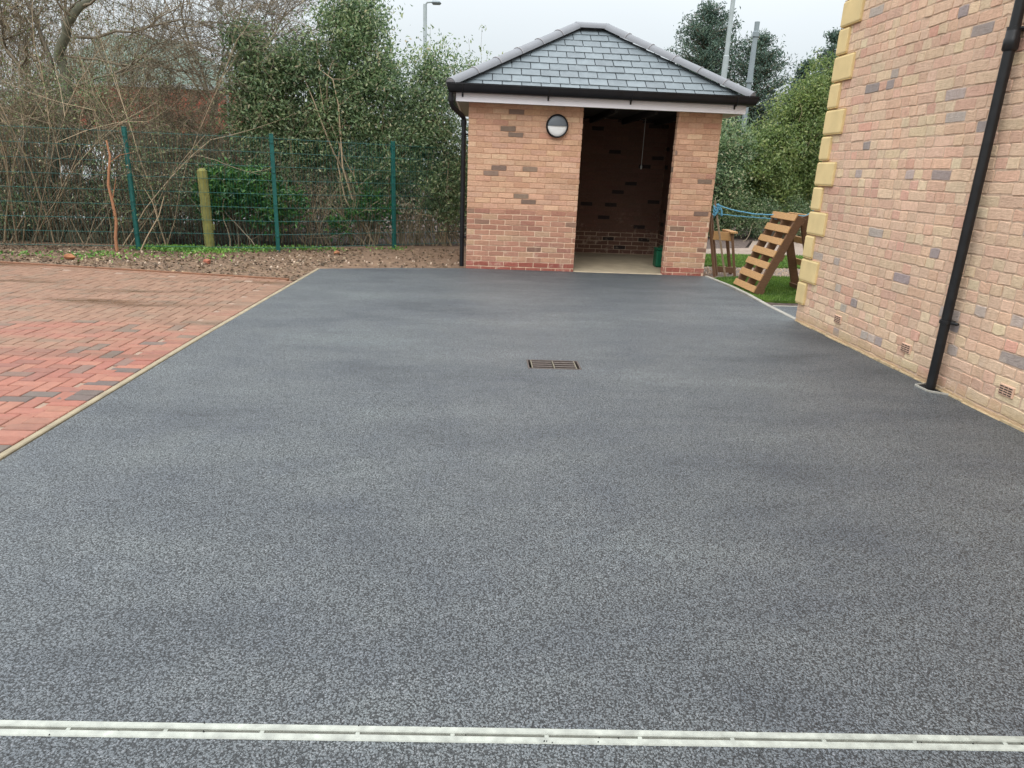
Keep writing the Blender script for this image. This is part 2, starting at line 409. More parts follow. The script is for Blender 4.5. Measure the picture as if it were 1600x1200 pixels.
def sheet(name, poly, z, mat, thick=.25):
    mb = MB(); n = len(poly)
    mb.add([(x, y, z) for x, y in poly] + [(x, y, z - thick) for x, y in poly],
           [tuple(range(n)), tuple(range(n, 2 * n))[::-1]] + [(i, i + n, (i + 1) % n + n, (i + 1) % n) for i in range(n)])
    return struct(name, mb, mat)

# ------------------------------------------------------------------ brick skins
def brick_faces(bricks, origin, u, nrm, proud=.006, rnd=None, jit=1.0):
    """bricks: list (u0,u1,z0,z1,(r,g,b)); real brick bodies standing proud of the mortar"""
    rnd = rnd or rng
    B = np.array([b[:4] for b in bricks]); N = len(B)
    u = np.array(u, float); nrm = np.array(nrm, float); zz = np.array((0, 0, 1.0)); og = np.array(origin, float)
    u0, u1, z0, z1 = B.T
    c = .006
    L = np.stack([u0 + c, (u0 + u1) / 2, u1 - c, u1, u1, u1 - c, (u0 + u1) / 2, u0 + c, u0, u0], 1)
    Zz = np.stack([z0, z0, z0, z0 + c, z1 - c, z1, z1, z1, z1 - c, z0 + c], 1)
    L = L + rnd.normal(0, .0016 * jit, L.shape); Zz = Zz + rnd.normal(0, .0018 * jit, Zz.shape)
    cu = ((u0 + u1) / 2)[:, None]; cz = ((z0 + z1) / 2)[:, None]
    d = proud + rnd.normal(0, .0012, (N, 1)); tu = rnd.normal(0, .008, (N, 1)); tz = rnd.normal(0, .02, (N, 1))
    def P(Lx, Zx, D): return og + Lx[..., None] * u + Zx[..., None] * zz + D[..., None] * nrm
    back = P(L, Zz, np.full(L.shape, -.004))
    s = .0035
    L2 = L - np.sign(L - cu) * s; Z2 = Zz - np.sign(Zz - cz) * s
    front = P(L2, Z2, d + (L2 - cu) * tu + (Z2 - cz) * tz)
    mid = P(L, Zz, d - .003 + (L - cu) * tu + (Zz - cz) * tz)
    V = np.concatenate([back, mid, front], 1).reshape(-1, 3)
    faces = []
    tone = []
    side = []
    for r in (0, 10):
        for i in range(10):
            j = (i + 1) % 10; side.append((r + i, r + j, r + 10 + j, r + 10 + i))
    # split the front decagon in four quads
    side += [(20, 21, 26, 27), (21, 22, 25, 26), (20, 27, 28, 29), (22, 23, 24, 25)]
    side = np.array(side)
    F = (np.arange(N)[:, None, None] * 30 + side[None]).reshape(-1, 4)
    T = np.repeat(np.array([b[4] for b in bricks]), len(side), axis=0)
    return V, F, T
def skin(name, parts, mat, parent):
    Vs = []; Fs = []; Ts = []; o = 0
    for V, F, T in parts:
        Vs.append(V); Fs.append(F + o); Ts.append(T); o += len(V)
    V = np.concatenate(Vs); F = np.concatenate(Fs); T = np.concatenate(Ts)
    ob = npmesh(name, V, F, mat, parent)
    a = ob.data.attributes.new('tone', 'FLOAT_COLOR', 'FACE')
    a.data.foreach_set('color', np.concatenate([T, np.ones((len(T), 1))], 1).astype(np.float32).ravel())
    return ob
def pick(pal):
    r = random.random(); s = 0
    for w, c in pal:
        s += w
        if r <= s: break
    k = random.uniform(.93, 1.07); c = srgb(*c)
    return tuple(min(.9, x * k * random.uniform(.97, 1.03)) for x in c[:3])
PAL_UP = [(.44, (200, 160, 134)), (.24, (205, 166, 138)), (.14, (195, 155, 127)), (.10, (210, 174, 145)), (.04, (188, 142, 120)), (.025, (140, 120, 106)), (.015, (130, 110, 98))]
PAL_LOW = [(.40, (178, 133, 112)), (.25, (188, 144, 120)), (.15, (168, 122, 104)), (.14, (188, 153, 126)), (.06, (144, 114, 98))]
PAL_RED = [(.7, (154, 92, 80)), (.3, (168, 108, 94))]
PAL_IN_SHADE = [(.93, (112, 82, 70)), (.07, (58, 48, 46))]  # inside bricks darkened so the shade behind the doorway sits in their colour
PAL_HOUSE = [(.42, (212, 176, 147)), (.24, (209, 168, 141)), (.17, (213, 183, 150)), (.07, (206, 160, 136)), (.04, (216, 190, 156)), (.035, (180, 163, 151)), (.02, (158, 144, 138)), (.005, (212, 156, 134))]
def stretcher(width, z0, z1, ch, palf, start=0.0, bl=.225, joint=.010):
    out = []; i = 0; z = z0
    while z < z1 - .02:
        zt = min(z + ch - joint, z1)
        u = -start - (bl / 2 if i % 2 else 0)
        while u < width:
            a, b = max(u, 0.0), min(u + bl - joint, width)
            if b - a > .03: out.append((a, b, z, zt, pick(palf(i, z))))
            u += bl
        z += ch; i += 1
    return out

# ================================================================== SETTING
def rect(x0, y0, x1, y1): return [(x0, y0), (x1, y0), (x1, y1), (x0, y1)]
sheet('ground', rect(-400, -400, 400, 600), -.16, M['far_ground'], 1.0)
# soil around the drive
sheet('bare_soil', [(-14, 8.4), (-2.45, 8.4), (-2.2, 9.5), (3.6, 10.2), (3.6, 14.6), (0, 13.6), (-1.5, 13.1), (-3.3, 12.3), (-5.5, 11.9), (-14, 11.8)], -.012, M['soil'], .12)
# drive: real surface, with a hole for the gully grating
GX0, GX1, GY0, GY1 = .395, .81, 5.0, 5.25
mb = MB()
dx0, dx1 = -2.30, 3.47
yb = -6
def strip(x0, y0, x1, y1): mb.add([(x0, y0, 0), (x1, y0, 0), (x1, y1, 0), (x0, y1, 0)], [(0, 1, 2, 3)])
strip(dx0, yb, dx1, 1.30)
mb.add([(dx0, 1.30, 0), (dx1, 1.30, 0), (dx1, 1.354, 0), (dx0, 1.490, 0)], [(0, 1, 2, 3)])      # up to the channel
mb.add([(dx0, 1.540, 0), (dx1, 1.404, 0), (dx1, GY0, 0), (dx0, GY0, 0)], [(0, 1, 2, 3)])
strip(dx0, GY0, GX0, GY1); strip(GX1, GY0, dx1, GY1)
strip(dx0, GY1, dx1, 9.3)
mb.add([(dx0, 9.3, 0), (dx1, 9.3, 0), (3.45, 10.31, 0), (2.9, 10.33, 0), (-.19, 10.33, 0), (-1.2, 10.12, 0), (-2.24, 9.80, 0)], [(0, 1, 2, 3, 4, 5, 6)])
struct('driveway', mb, M['asphalt'])

# kerb edgings
mb = MB()
pts = [(-2.335, 1.0 - 7), (-2.335, 3.2), (-2.33, 5.5), (-2.30, 7.6), (-2.262, 9.80)]
for (a, b) in zip(pts[:-1], pts[1:]):
    L = math.dist(a, b); n = max(1, round(L / .9))
    for i in range(n):
        p = [a[k] + (b[k] - a[k]) * i / n for k in (0, 1)]; q = [a[k] + (b[k] - a[k]) * (i + 1) / n for k in (0, 1)]
        mb.beam((p[0], p[1] + .002, -.064 + random.uniform(-.001, .001)), (q[0], q[1] - .002, -.064), .040, .14, bev=.005)
struct('kerb', mb, M['kerb_buff'], 'buff concrete edging between red block paving and black drive')
mb = MB()
pts = [(3.455, 7.16), (3.47, 8.0), (3.52, 8.75), (3.52, 9.4), (3.45, 10.30)]
for (a, b) in zip(pts[:-1], pts[1:]):
    mb.beam((a[0] + .02, a[1] + .002, -.058), (b[0] + .02, b[1] - .002, -.058), .05, .14, bev=.006)
struct('kerb', mb, M['kerb_white'], 'pale concrete edging between black drive and lawn')

# block paving: herringbone of real blocks, laid to the angled far edge
def edge_y(x): return 9.37 - (x + 6.33) * .165 if x > -6.33 else 9.37 + (x + 6.33) * .02
mb = MB(); mb.add([(-14, yb, -.006), (-2.36, yb, -.006), (-2.31, 8.66, -.006), (-6.33, 9.37, -.006), (-14, 9.30, -.006)], [(0, 1, 2, 3, 4)])
struct('paving_bed', mb, M['sand_joint'])
PALP = [(.40, (138, 86, 70)), (.28, (142, 94, 76)), (.14, (126, 82, 68)), (.09, (92, 80, 73)), (.09, (112, 88, 76))]
Vs = []; T = []
def block(cx, cy, lx, ly, pal=PALP, rot=0.0):
    g = .0045; b = .004; hx, hy = lx / 2 - g, ly / 2 - g; dz = random.gauss(0, .0009); tx, ty = random.gauss(0, .004), random.gauss(0, .004)
    c_, s_ = math.cos(rot), math.sin(rot)
    o = [(-hx, -hy), (hx, -hy), (hx, hy), (-hx, hy)]; i = [(-hx + b, -hy + b), (hx - b, -hy + b), (hx - b, hy - b), (-hx + b, hy - b)]
    def w(p, z): return (cx + p[0] * c_ - p[1] * s_, cy + p[0] * s_ + p[1] * c_, z + dz + p[0] * tx + p[1] * ty)
    Vs.append([w(p, -.012) for p in o] + [w(p, -.002) for p in o] + [w(p, .002) for p in i])
    T.append(pick(pal))
S = .1
for i in range(-70, 50):
    for j in range(-90, 130):
        # 90 degree herringbone: period 4 along (1,1)
        k = (i - j) % 4
        x = -2.50 + i * S; y = j * S
        if k == 0: bx = (x + S, y + S / 2, 2 * S, S)         # horizontal block from (i,j)
        elif k == 2: bx = (x + S / 2, y + S, S, 2 * S) if False else None
        else: bx = None
        if bx and bx[0] + S < -2.47 and bx[0] > -9.5 and -1 < bx[1] < edge_y(bx[0]) - .17: block(*bx)
        if k == 3:
            bx = (x + S / 2, y + S, S, 2 * S)
            if bx[0] + S / 2 < -2.47 and bx[0] > -9.5 and -1 < bx[1] < edge_y(bx[0]) - .2: block(*bx)
# header course along the kerb, and the dark edging row at the far side
y = -1.0
while y < 8.62:
    kx = -2.335 + max(0, (y - 5.5)) * .015
    block(kx - .03 - .1, y, .2, S); y += S
x = -2.42
ang = math.atan(-.165)
while x > -9.6:
    a = ang if x > -6.33 else .02
    block(x - .05, edge_y(x - .05) - .05, S, .2, [(.6, (150, 86, 66)), (.4, (126, 80, 62))], a); x -= S * math.cos(a)
N = len(Vs); V = np.array(Vs).reshape(-1, 3)
q = [(0, 1, 5, 4), (1, 2, 6, 5), (2, 3, 7, 6), (3, 0, 4, 7), (4, 5, 9, 8), (5, 6, 10, 9), (6, 7, 11, 10), (7, 4, 8, 11), (8, 9, 10, 11)]
F = (np.arange(N)[:, None, None] * 12 + np.array(q)[None]).reshape(-1, 4)
pv = skin('paving', [(V, F, np.repeat(np.array(T), 9, axis=0))], M['paver'], None); tag(pv, None, None, None, 'structure')
mb = MB()
mb.beam((-2.40, edge_y(-2.40) + .03, -.03), (-6.33, 9.40, -.03), .04, .10, bev=.005)
mb.beam((-6.335, 9.40, -.03), (-12, 9.30, -.03), .04, .10, bev=.005)
struct('kerb', mb, simple('edging_brown', srgb(120, 84, 62), .9, .2, 12, .3, 60), 'brown edging strip along the far side of the red paving')

# right-hand garden strips
sheet('garden_soil', [(3.56, 8.02), (9, 8.02), (9, 11.0), (3.56, 11.0)], -.03, M['soil_dark'], .10)
def lawn(name, poly, z):
    return sheet(name, poly, z, M['lawn'], .09)
lawn('lawn', [(3.56, 8.42), (3.75, 8.36), (9, 8.3), (9, 10.6), (6, 10.55), (4.6, 10.55), (3.9, 10.35), (3.56, 10.2)], -.004)
sheet('gravel_path', [(3.56, 10.30), (3.9, 10.46), (4.6, 10.66), (9, 10.70), (9, 12.0), (3.5, 11.6)], -.022, M['gravel'], .10)
lawn('lawn', [(3.5, 11.72), (9.5, 12.1), (10, 14.2), (6.3, 13.7), (4.6, 13.45), (3.6, 13.3)], -.002)
sheet('footpath', [(3.6, 13.36), (4.6, 13.52), (6.3, 13.78), (10, 14.3), (12, 15.5), (12, 17.5), (6.8, 17.0), (6.0, 15.2), (4.5, 14.5), (3.6, 14.4)], -.024, M['pale_path'], .10)
sheet('planting_bed', [(3.6, 14.45), (4.5, 14.55), (5.95, 15.25), (6.75, 17.05), (12, 17.55), (12, 22), (-6, 22), (-6, 13.1), (-1.5, 13.3), (0, 13.8), (3.6, 16)], -.028, M['soil_dark'], .10)
mb = MB(); mb.add([(3.51, 5.5, -.004), (9, 5.5, -.004), (9, 7.98, -.004), (3.55, 8.0, -.004), (3.50, 7.9, -.004)], [(0, 1, 2, 3, 4)])
struct('side_path', mb, M['asphalt2'])
mb = MB(); mb.beam((3.56, 8.005, -.05), (9, 7.99, -.05), .04, .10, bev=.004)
struct('kerb', mb, M['kerb_white'], 'thin pale edging between tarmac side path and dark soil')
sheet('road', [(-30, 15.5), (2.5, 17.5), (2.5, 21), (-30, 21)], -.10, M['road'], .05)

# ================================================================== SHED
SX0, SX1, SY0, SY1, SH = -.19, 3.43, 10.33, 12.95, 2.36
DX0, DX1 = 1.425, 2.80
shed = empty('brick_store', ((SX0 + SX1) / 2, SY0, 0), 'small buff brick outbuilding with hipped slate roof and open doorway', 'outbuilding')
mb = MB(); t = .11
mb.box(((SX0 + DX0) / 2, SY0 + t / 2, SH / 2 - .1), (DX0 - SX0, t, SH + .2))
mb.box(((DX1 + SX1) / 2, SY0 + t / 2, SH / 2 - .1), (SX1 - DX1, t, SH + .2))
mb.box((SX0 + t / 2, (SY0 + t + SY1 - t) / 2, SH / 2 - .1), (t, SY1 - SY0 - 2 * t, SH + .2))
mb.box((SX1 - t / 2, (SY0 + t + SY1 - t) / 2, SH / 2 - .1), (t, SY1 - SY0 - 2 * t, SH + .2))
mb.box(((SX0 + SX1) / 2, SY1 - t / 2, SH / 2 - .1), (SX1 - SX0, t, SH + .2))
wall = mb.build('wall', M['mortar_shed'], shed)
CH = .0765
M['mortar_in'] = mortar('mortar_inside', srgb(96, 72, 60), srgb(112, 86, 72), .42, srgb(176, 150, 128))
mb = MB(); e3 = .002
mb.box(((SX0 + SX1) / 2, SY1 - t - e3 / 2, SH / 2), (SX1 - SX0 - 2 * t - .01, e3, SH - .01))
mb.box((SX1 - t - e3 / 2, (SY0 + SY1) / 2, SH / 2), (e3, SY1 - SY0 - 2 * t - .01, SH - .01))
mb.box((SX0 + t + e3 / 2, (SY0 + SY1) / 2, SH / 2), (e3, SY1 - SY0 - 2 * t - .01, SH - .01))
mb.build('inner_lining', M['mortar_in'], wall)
def palf(i, z): return PAL_RED if i < 2 else (PAL_LOW if z < .82 else PAL_UP)
def pali(i, z): return PAL_IN_SHADE
mirror = lambda bs: bs
parts = []
lb = stretcher(DX0 - SX0, -.03, SH, CH, palf)
parts.append(brick_faces(lb, (SX0, SY0, 0), (1, 0, 0), (0, -1, 0), .005))
rb = stretcher(SX1 - DX1, -.03, SH, CH, palf, start=.07)
parts.append(brick_faces(rb, (DX1, SY0, 0), (1, 0, 0), (0, -1, 0), .005))
parts.append(brick_faces(stretcher(SY1 - SY0, -.03, SH, CH, palf), (SX0, SY1, 0), (0, -1, 0), (-1, 0, 0), .005))
parts.append(brick_faces(stretcher(SY1 - SY0, -.03, SH, CH, palf), (SX1, SY0, 0), (0, 1, 0), (1, 0, 0), .005))
parts.append(brick_faces(stretcher(t, -.03, SH, CH, palf, bl=.112), (DX1, SY0 + t, 0), (0, -1, 0), (-1, 0, 0), .005))
parts.append(brick_faces(stretcher(t, -.03, SH, CH, palf, bl=.112), (DX0, SY0, 0), (0, 1, 0), (1, 0, 0), .005))
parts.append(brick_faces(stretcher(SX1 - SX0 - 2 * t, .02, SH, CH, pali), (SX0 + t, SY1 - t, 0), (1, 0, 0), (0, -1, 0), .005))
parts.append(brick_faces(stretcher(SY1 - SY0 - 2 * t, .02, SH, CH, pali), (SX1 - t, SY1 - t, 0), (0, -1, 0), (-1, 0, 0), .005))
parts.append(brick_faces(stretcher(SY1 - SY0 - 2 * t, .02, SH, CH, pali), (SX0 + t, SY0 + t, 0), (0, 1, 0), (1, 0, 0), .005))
skin('brickwork', parts, M['brick'], wall)
mb = MB(); mb.box(((SX0 + SX1) / 2, (SY0 + SY1) / 2 + .02, -.04), (SX1 - SX0 - 2 * t - .004, SY1 - SY0 - 2 * t, .10))
mb.box(((DX0 + DX1) / 2, SY0 + .045, -.045), (DX1 - DX0 - .01, .13, .11), bev=.008)
mb.build('floor', M['concrete_floor'], shed)
# roof
EX0, EX1, EY0, EY1 = -.42, 3.72, 10.12, 13.16
EZ, RZ = 2.50, 3.56
RX0, RX1, RY = 1.43, 1.87, (EY0 + EY1) / 2
mb = MB()
A, B, C, D = (EX0, EY0, EZ - .02), (EX1, EY0, EZ - .02), (EX1, EY1, EZ - .02), (EX0, EY1, EZ - .02)
P, Q = (RX0, RY, RZ - .03), (RX1, RY, RZ - .03)
mb.add([A, B, C, D, P, Q], [(0, 1, 5, 4), (1, 2, 5), (2, 3, 4, 5), (3, 0, 4), (3, 2, 1, 0)])
roof = mb.build('roof', M['slate_dark'], shed)
def slates(mbx, a, b, p, q, rows=10, w=.27):
    """rows of thin slates on the slope a-b (eaves) to p-q (top)"""
    a, b, p, q = map(Vector, (a, b, p, q)); ud = (b - a).normalized(); L0 = (b - a).length
    pa = (p - a); up0 = pa - ud * pa.dot(ud); H = up0.length; vd = up0.normalized(); nn = ud.cross(vd).normalized()
    if nn.z < 0: nn = -nn
    pu = pa.dot(ud); qu = (q - a).dot(ud)
    ex = H / rows
    for r in range(rows):
        v0, v1 = r * ex - (.03 if r == 0 else 0), (r + 1) * ex + .02
        v1 = min(v1, H)
        lo = lambda v: pu * max(v, 0) / H; hi = lambda v: L0 + (qu - L0) * max(v, 0) / H
        u = -w / 2 * (r % 2) - .13 + random.uniform(-.005, .005)
        while u < L0:
            g = .006; s0, s1 = u + g, u + w - g
            A0, A1 = max(s0, lo(v0)), min(s1, hi(v0)); B0, B1 = max(s0, lo(v1)), min(s1, hi(v1))
            u += w
            if A1 - A0 < .02: continue
            if B1 < B0: B0 = B1 = (max(lo(v1), min(hi(v1), (B0 + B1) / 2)))
            lift = .030 + random.uniform(-.002, .003); tw = random.uniform(-.002, .002)
            vj = random.uniform(-.003, .003); th = .012
            P3 = lambda uu, vv, h: a + ud * uu + vd * vv + nn * h
            top = [P3(A0, v0 + vj, lift + tw), P3(A1, v0 + vj, lift - tw), P3(B1, v1, .018), P3(B0, v1, .018)]
            bot = [x - nn * th for x in top]
            mbx.add(top + bot, [(0, 1, 2, 3), (4, 7, 6, 5), (0, 4, 5, 1), (1, 5, 6, 2), (2, 6, 7, 3), (3, 7, 4, 0)])
mb = MB()
A2, B2, C2, D2 = [(v[0], v[1], EZ - .02) for v in (A, B, C, D)]
slates(mb, A2, B2, P, Q); slates(mb, B2, C2, Q, Q); slates(mb, C2, D2, Q, P); slates(mb, D2, A2, P, P)
mb.build('slates', M['slate'], roof)
# ridge and hip caps: half-round tiles with mortar joints
def caps(mc, mj, a, b, r=.102, tl=.45):
    a, b = Vector(a), Vector(b); L = (b - a).length; n = max(1, round(L / tl)); d = (b - a).normalized()
    sd_ = d.cross(Vector((0, 0, 1))).normalized(); up = sd_.cross(d).normalized()
    if up.z < 0: up = -up
    K = 10
    for i in range(n):
        mc.cur = 0
        s0, s1 = i * L / n, (i + 1) * L / n + .012
        rr0, rr1 = r * 1.02, r * .985
        vs = []
        for s_, rr in ((s0, rr0), (s1, rr1)):
            for sc in (1.0, .82):
                for k in range(K + 1):
                    an = math.pi * k / K
                    vs.append(a + d * s_ + sd_ * math.cos(an) * rr * sc * 1.05 + up * (math.sin(an) * rr * sc * .85 - .01))
        n1 = K + 1; fs = []
        for k in range(K):
            fs += [(k, k + 1, 2 * n1 + k + 1, 2 * n1 + k), (n1 + k + 1, n1 + k, 3 * n1 + k, 3 * n1 + k + 1),
                   (k + 1, k, n1 + k, n1 + k + 1), (2 * n1 + k, 2 * n1 + k + 1, 3 * n1 + k + 1, 3 * n1 + k)]
        fs += [(0, 2 * n1, 3 * n1, n1), (K, n1 + K, 3 * n1 + K, 2 * n1 + K)]
        mc.add(vs, fs)
        if i > 0:
            mc.cur = 1
            pts = [a + d * s0 + sd_ * math.cos(math.pi * k / K) * (r * 1.08) + up * (math.sin(math.pi * k / K) * r * .88 - .008) for k in range(K + 1)]
            mj.tube(pts, .007, 5)
    mc.cur = 1
    e_ = [a - d * .004 + sd_ * math.cos(math.pi * k / K) * r * .9 + up * (math.sin(math.pi * k / K) * r * .7 - .012) for k in range(K + 1)]
    e2 = [p - d * -.05 for p in e_]
    mj.add(e_ + e2, [tuple(range(K + 1))[::-1], tuple(range(K + 1, 2 * K + 2))] + [(k, k + 1, k + K + 2, k + K + 1) for k in range(K)])
mc = MB(); mj = mc
LZ = .035
Pu, Qu = (RX0, RY, RZ + LZ - .02), (RX1, RY, RZ + LZ - .02)
for e_, tgt in (((EX0 - .02, EY0 - .02, EZ + LZ - .01), Pu), ((EX1 + .02, EY0 - .02, EZ + LZ - .01), Qu), ((EX1 + .02, EY1 + .02, EZ + LZ - .01), Qu), ((EX0 - .02, EY1 + .02, EZ + LZ - .01), Pu)):
    caps(mc, mj, e_, tgt)
caps(mc, mj, (RX0 - .03, RY, RZ + LZ - .03), (RX1 + .03, RY, RZ + LZ - .03), .108, .5)
mc.build('ridge_tiles', [M['grey_cap'], M['cap_mortar']], roof, smooth=True)
# fascia and soffit
FZ0, FZ1 = 2.31, 2.42
mb = MB(); fx0, fx1, fy0, fy1 = -.37, 3.69, 10.15, 13.12
mb.box(((fx0 + fx1) / 2, fy0, (FZ0 + 2.5) / 2), (fx1 - fx0, .02, 2.5 - FZ0)); mb.box(((fx0 + fx1) / 2, fy1, (FZ0 + 2.5) / 2), (fx1 - fx0, .02, 2.5 - FZ0))
mb.box((fx0 + .01, (fy0 + fy1) / 2, (FZ0 + 2.5) / 2), (.02, fy1 - fy0 - .022, 2.5 - FZ0)); mb.box((fx1 - .01, (fy0 + fy1) / 2, (FZ0 + 2.5) / 2), (.02, fy1 - fy0 - .022, 2.5 - FZ0))
mb.build('fascia', M['white_pvc'], roof)
mb = MB()
zc = FZ0 + .012
mb.box(((fx0 + fx1) / 2, (fy0 + .012 + SY0 - .006) / 2, zc), (fx1 - fx0 - .05, SY0 - fy0 - .02, .01))
mb.box(((fx0 + .022 + SX0 - .006) / 2, (SY0 + SY1) / 2, zc), (SX0 - fx0 - .03, SY1 - SY0, .01))
mb.box(((fx1 - .022 + SX1 + .006) / 2, (SY0 + SY1) / 2, zc), (fx1 - SX1 - .03, SY1 - SY0, .01))
mb.box(((fx0 + fx1) / 2, (fy1 - .012 + SY1 + .006) / 2, zc), (fx1 - fx0 - .05, fy1 - SY1 - .02, .01))
for k in range(24):
    y_ = SY0 + k * (SY1 - SY0) / 24
    mb.box(((fx0 + .022 + SX0 - .006) / 2, y_, zc - .006), (SX0 - fx0 - .05, .006, .003))
mb.build('soffit', M['soffit'], roof)
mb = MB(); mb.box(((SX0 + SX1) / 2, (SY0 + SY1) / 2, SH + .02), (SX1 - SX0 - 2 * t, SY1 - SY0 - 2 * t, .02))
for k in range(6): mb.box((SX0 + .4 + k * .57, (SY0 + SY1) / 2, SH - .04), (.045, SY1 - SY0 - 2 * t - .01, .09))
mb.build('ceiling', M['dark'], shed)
# gutter, half-round, running round the eaves
def gutter_profile(r=.058):
    o = [(r * math.cos(a), r * math.sin(a)) for a in [math.pi + math.pi * k / 10 for k in range(11)]]
    i = [(x * .93, y * .93) for x, y in o][::-1]
    return [(-r - .006, .012), (-r - .006, 0)] + o + [(r + .006, 0), (r + .006, .012), (r * .93, .012)] + i + [(-r * .93, .012)]
mb = MB()
gx0, gx1, gy0, gy1, gz = -.435, 3.755, 10.082, 13.19, 2.515
prof = gutter_profile()
cor = [(gx0, gy0), (gx1, gy0), (gx1, gy1), (gx0, gy1)]
inn = [(1, 1), (-1, 1), (-1, -1), (1, -1)]
rings = []
for (cx, cy), (ix, iy) in zip(cor, inn):
    rings.append([(cx + ix * p[0], cy + iy * p[0], gz + p[1] * 1.75) for p in prof])
n = len(prof)
vs = [v for r_ in rings for v in r_]
mb.add(vs, [(a * n + k, a * n + (k + 1) % n, ((a + 1) % 4) * n + (k + 1) % n, ((a + 1) % 4) * n + k) for a in range(4) for k in range(n)])
gut = mb.build('gutter', M['black'], shed, smooth=True)
for bx_ in (-.28, .90, 2.05, 3.52):
    mb = MB(); mb.tube([(bx_, gy0 + .064 * math.cos(a), gz + .110 * math.sin(a)) for a in [math.pi + math.pi * k / 10 for k in range(11)]], .008, 6)
    mb.box((bx_, fy0 - .016, gz - .115), (.022, .012, .07), bev=.003)
    mb.build('bracket', M['black'], gut)
# corner end cap
mb = MB(); mb.tube([(gx1 + .03, gy0, gz - .02), (gx1 + .055, gy0, gz - .02)], [.05, .03], 12); mb.build('end_cap', M['black'], gut, True)
mb = MB()
px, py = -.262, 10.385
mb.tube([(gx0, gy0 + .02, gz - .03), (gx0, gy0 + .02, 2.33), (gx0 + .004, gy0 + .03, 2.27), (gx0 + .03, gy0 + .07, 2.225), (px - .02, py - .03, 2.135), (px, py, 2.10), (px, py, 2.04), (px, py, .02)], .033, 12)
for z in (2.02, 2.30): mb.tube([((px if z < 2.1 else gx0), (py if z < 2.1 else gy0 + .02), z), ((px if z < 2.1 else gx0), (py if z < 2.1 else gy0 + .02), z + .06)], .040, 12)
dp = mb.build('downpipe', M['black'], shed, True)
for z in (1.88, .44):
    mb = MB(); mb.tube([(px, py, z), (px, py, z + .03)], .040, 12); mb.box((px + .045, py, z + .015), (.05, .03, .025), bev=.004)
    mb.build('clip', M['black'], dp)
# bulkhead lamp
lx, lz, lr = 1.06, 2.055, .158
lamp = MB(); K = 40
def disc_ring(r, y): return [(lx + r * math.cos(2 * math.pi * k / K), y, lz + r * math.sin(2 * math.pi * k / K)) for k in range(K)]
ys = SY0 - .006
rr = [disc_ring(lr, ys), disc_ring(lr, ys - .05), disc_ring(lr - .012, ys - .062), disc_ring(lr - .022, ys - .058), disc_ring(lr - .022, ys - .03)]
lamp.add([v for r_ in rr for v in r_], [(a * K + k, a * K + (k + 1) % K, (a + 1) * K + (k + 1) % K, (a + 1) * K + k) for a in range(4) for k in range(K)])
lo = lamp.build('wall_lamp', M['black'], shed, True)
def half_dome(sign, r, name, mat, bulge):
    mb = MB(); vs = []; fs = []; A_, B_ = 16, 8
    for i in range(A_ + 1):
        for j in range(B_ + 1):
            an = math.pi * i / A_ * sign; q_ = j / B_ * r
            vs.append((lx + q_ * math.cos(an), ys - .045 - bulge * math.sqrt(max(0, 1 - (q_ / r) ** 2)), lz + q_ * math.sin(an)))
    for i in range(A_):
        for j in range(B_): a = i * (B_ + 1) + j; fs.append((a, a + 1, a + B_ + 2, a + B_ + 1))
    # flat back so the half has thickness
    mb.add(vs, fs); mb.build(name, mat, lo, True)
half_dome(-1, lr - .02, 'diffuser', M['lamp_glass'], .022)
half_dome(1, lr - .016, 'hood', M['lamp_hood'], .034)
# pull cord inside
mb = MB(); mb.tube([(2.70, 12.0, SH), (2.70, 12.0, 1.6)], .005, 6)
pc = mb.build('pull_cord', M['cord'], shed)
mb = MB(); mb.tube([(2.70, 12, 1.6), (2.70, 12, 1.57), (2.70, 12, 1.53)], [.008, .016, .012], 8); mb.build('cord_knob', M['cord'], pc)
# green container on the floor inside the doorway
gb = empty('green_container', (2.99, 11.16, .012), 'dark green plastic container on the floor just inside the doorway', 'container')
mb = MB(); mb.box((2.99, 11.16, .15), (.24, .22, .275), bev=.02); mb.build('body', M['greenbox'], gb)
mb = MB(); mb.box((2.99, 11.16, .302), (.255, .235, .025), bev=.008); mb.build('lid', M['greenbox'], gb)
mb = MB(); mb.tube([(2.92, 11.16, .315), (2.93, 11.16, .345), (3.05, 11.16, .345), (3.06, 11.16, .315)], .008, 6); mb.build('handle', M['greenbox'], gb)

# ================================================================== HOUSE
HX, HY = 3.45, 7.14
HTOP = 5.2
house = empty('brick_house', (HX, HY, 0), 'tall buff brick house wall with yellow corner blocks and black downpipe', 'house')
mb = MB()
mb.box(((HX + 9.45) / 2, (HY - 5) / 2, HTOP / 2 - .1), (6, HY + 5, HTOP + .2))
hw = mb.build('wall', M['mortar_house'], house)
HCH = .0808
QY = .36
def house_bricks():
    out = []; i = 0; z = -.04
    while z < HTOP - .02:
        u = -random.uniform(0, .11)
        zt = z + HCH - .009
        while u < 9.0:
            w = .112 if random.random() < .72 else .225
            a, b = max(u, 0.0), u + w - .009
            if b - a > .03:
                out.append((a, b, z, zt, pick(PAL_HOUSE)))
            u += w
        z += HCH; i += 1
    return out
hb = house_bricks()
# u runs from the corner (Y=7.14) towards the camera
skin('brickwork', [brick_faces(hb, (HX, HY, 0), (0, -1, 0), (-1, 0, 0), .004, None, 1.5),
                   brick_faces(stretcher(6.0, -.04, HTOP, HCH, lambda i, z: PAL_HOUSE), (HX, HY, 0), (1, 0, 0), (0, 1, 0), .005)], M['brick_h'], hw)
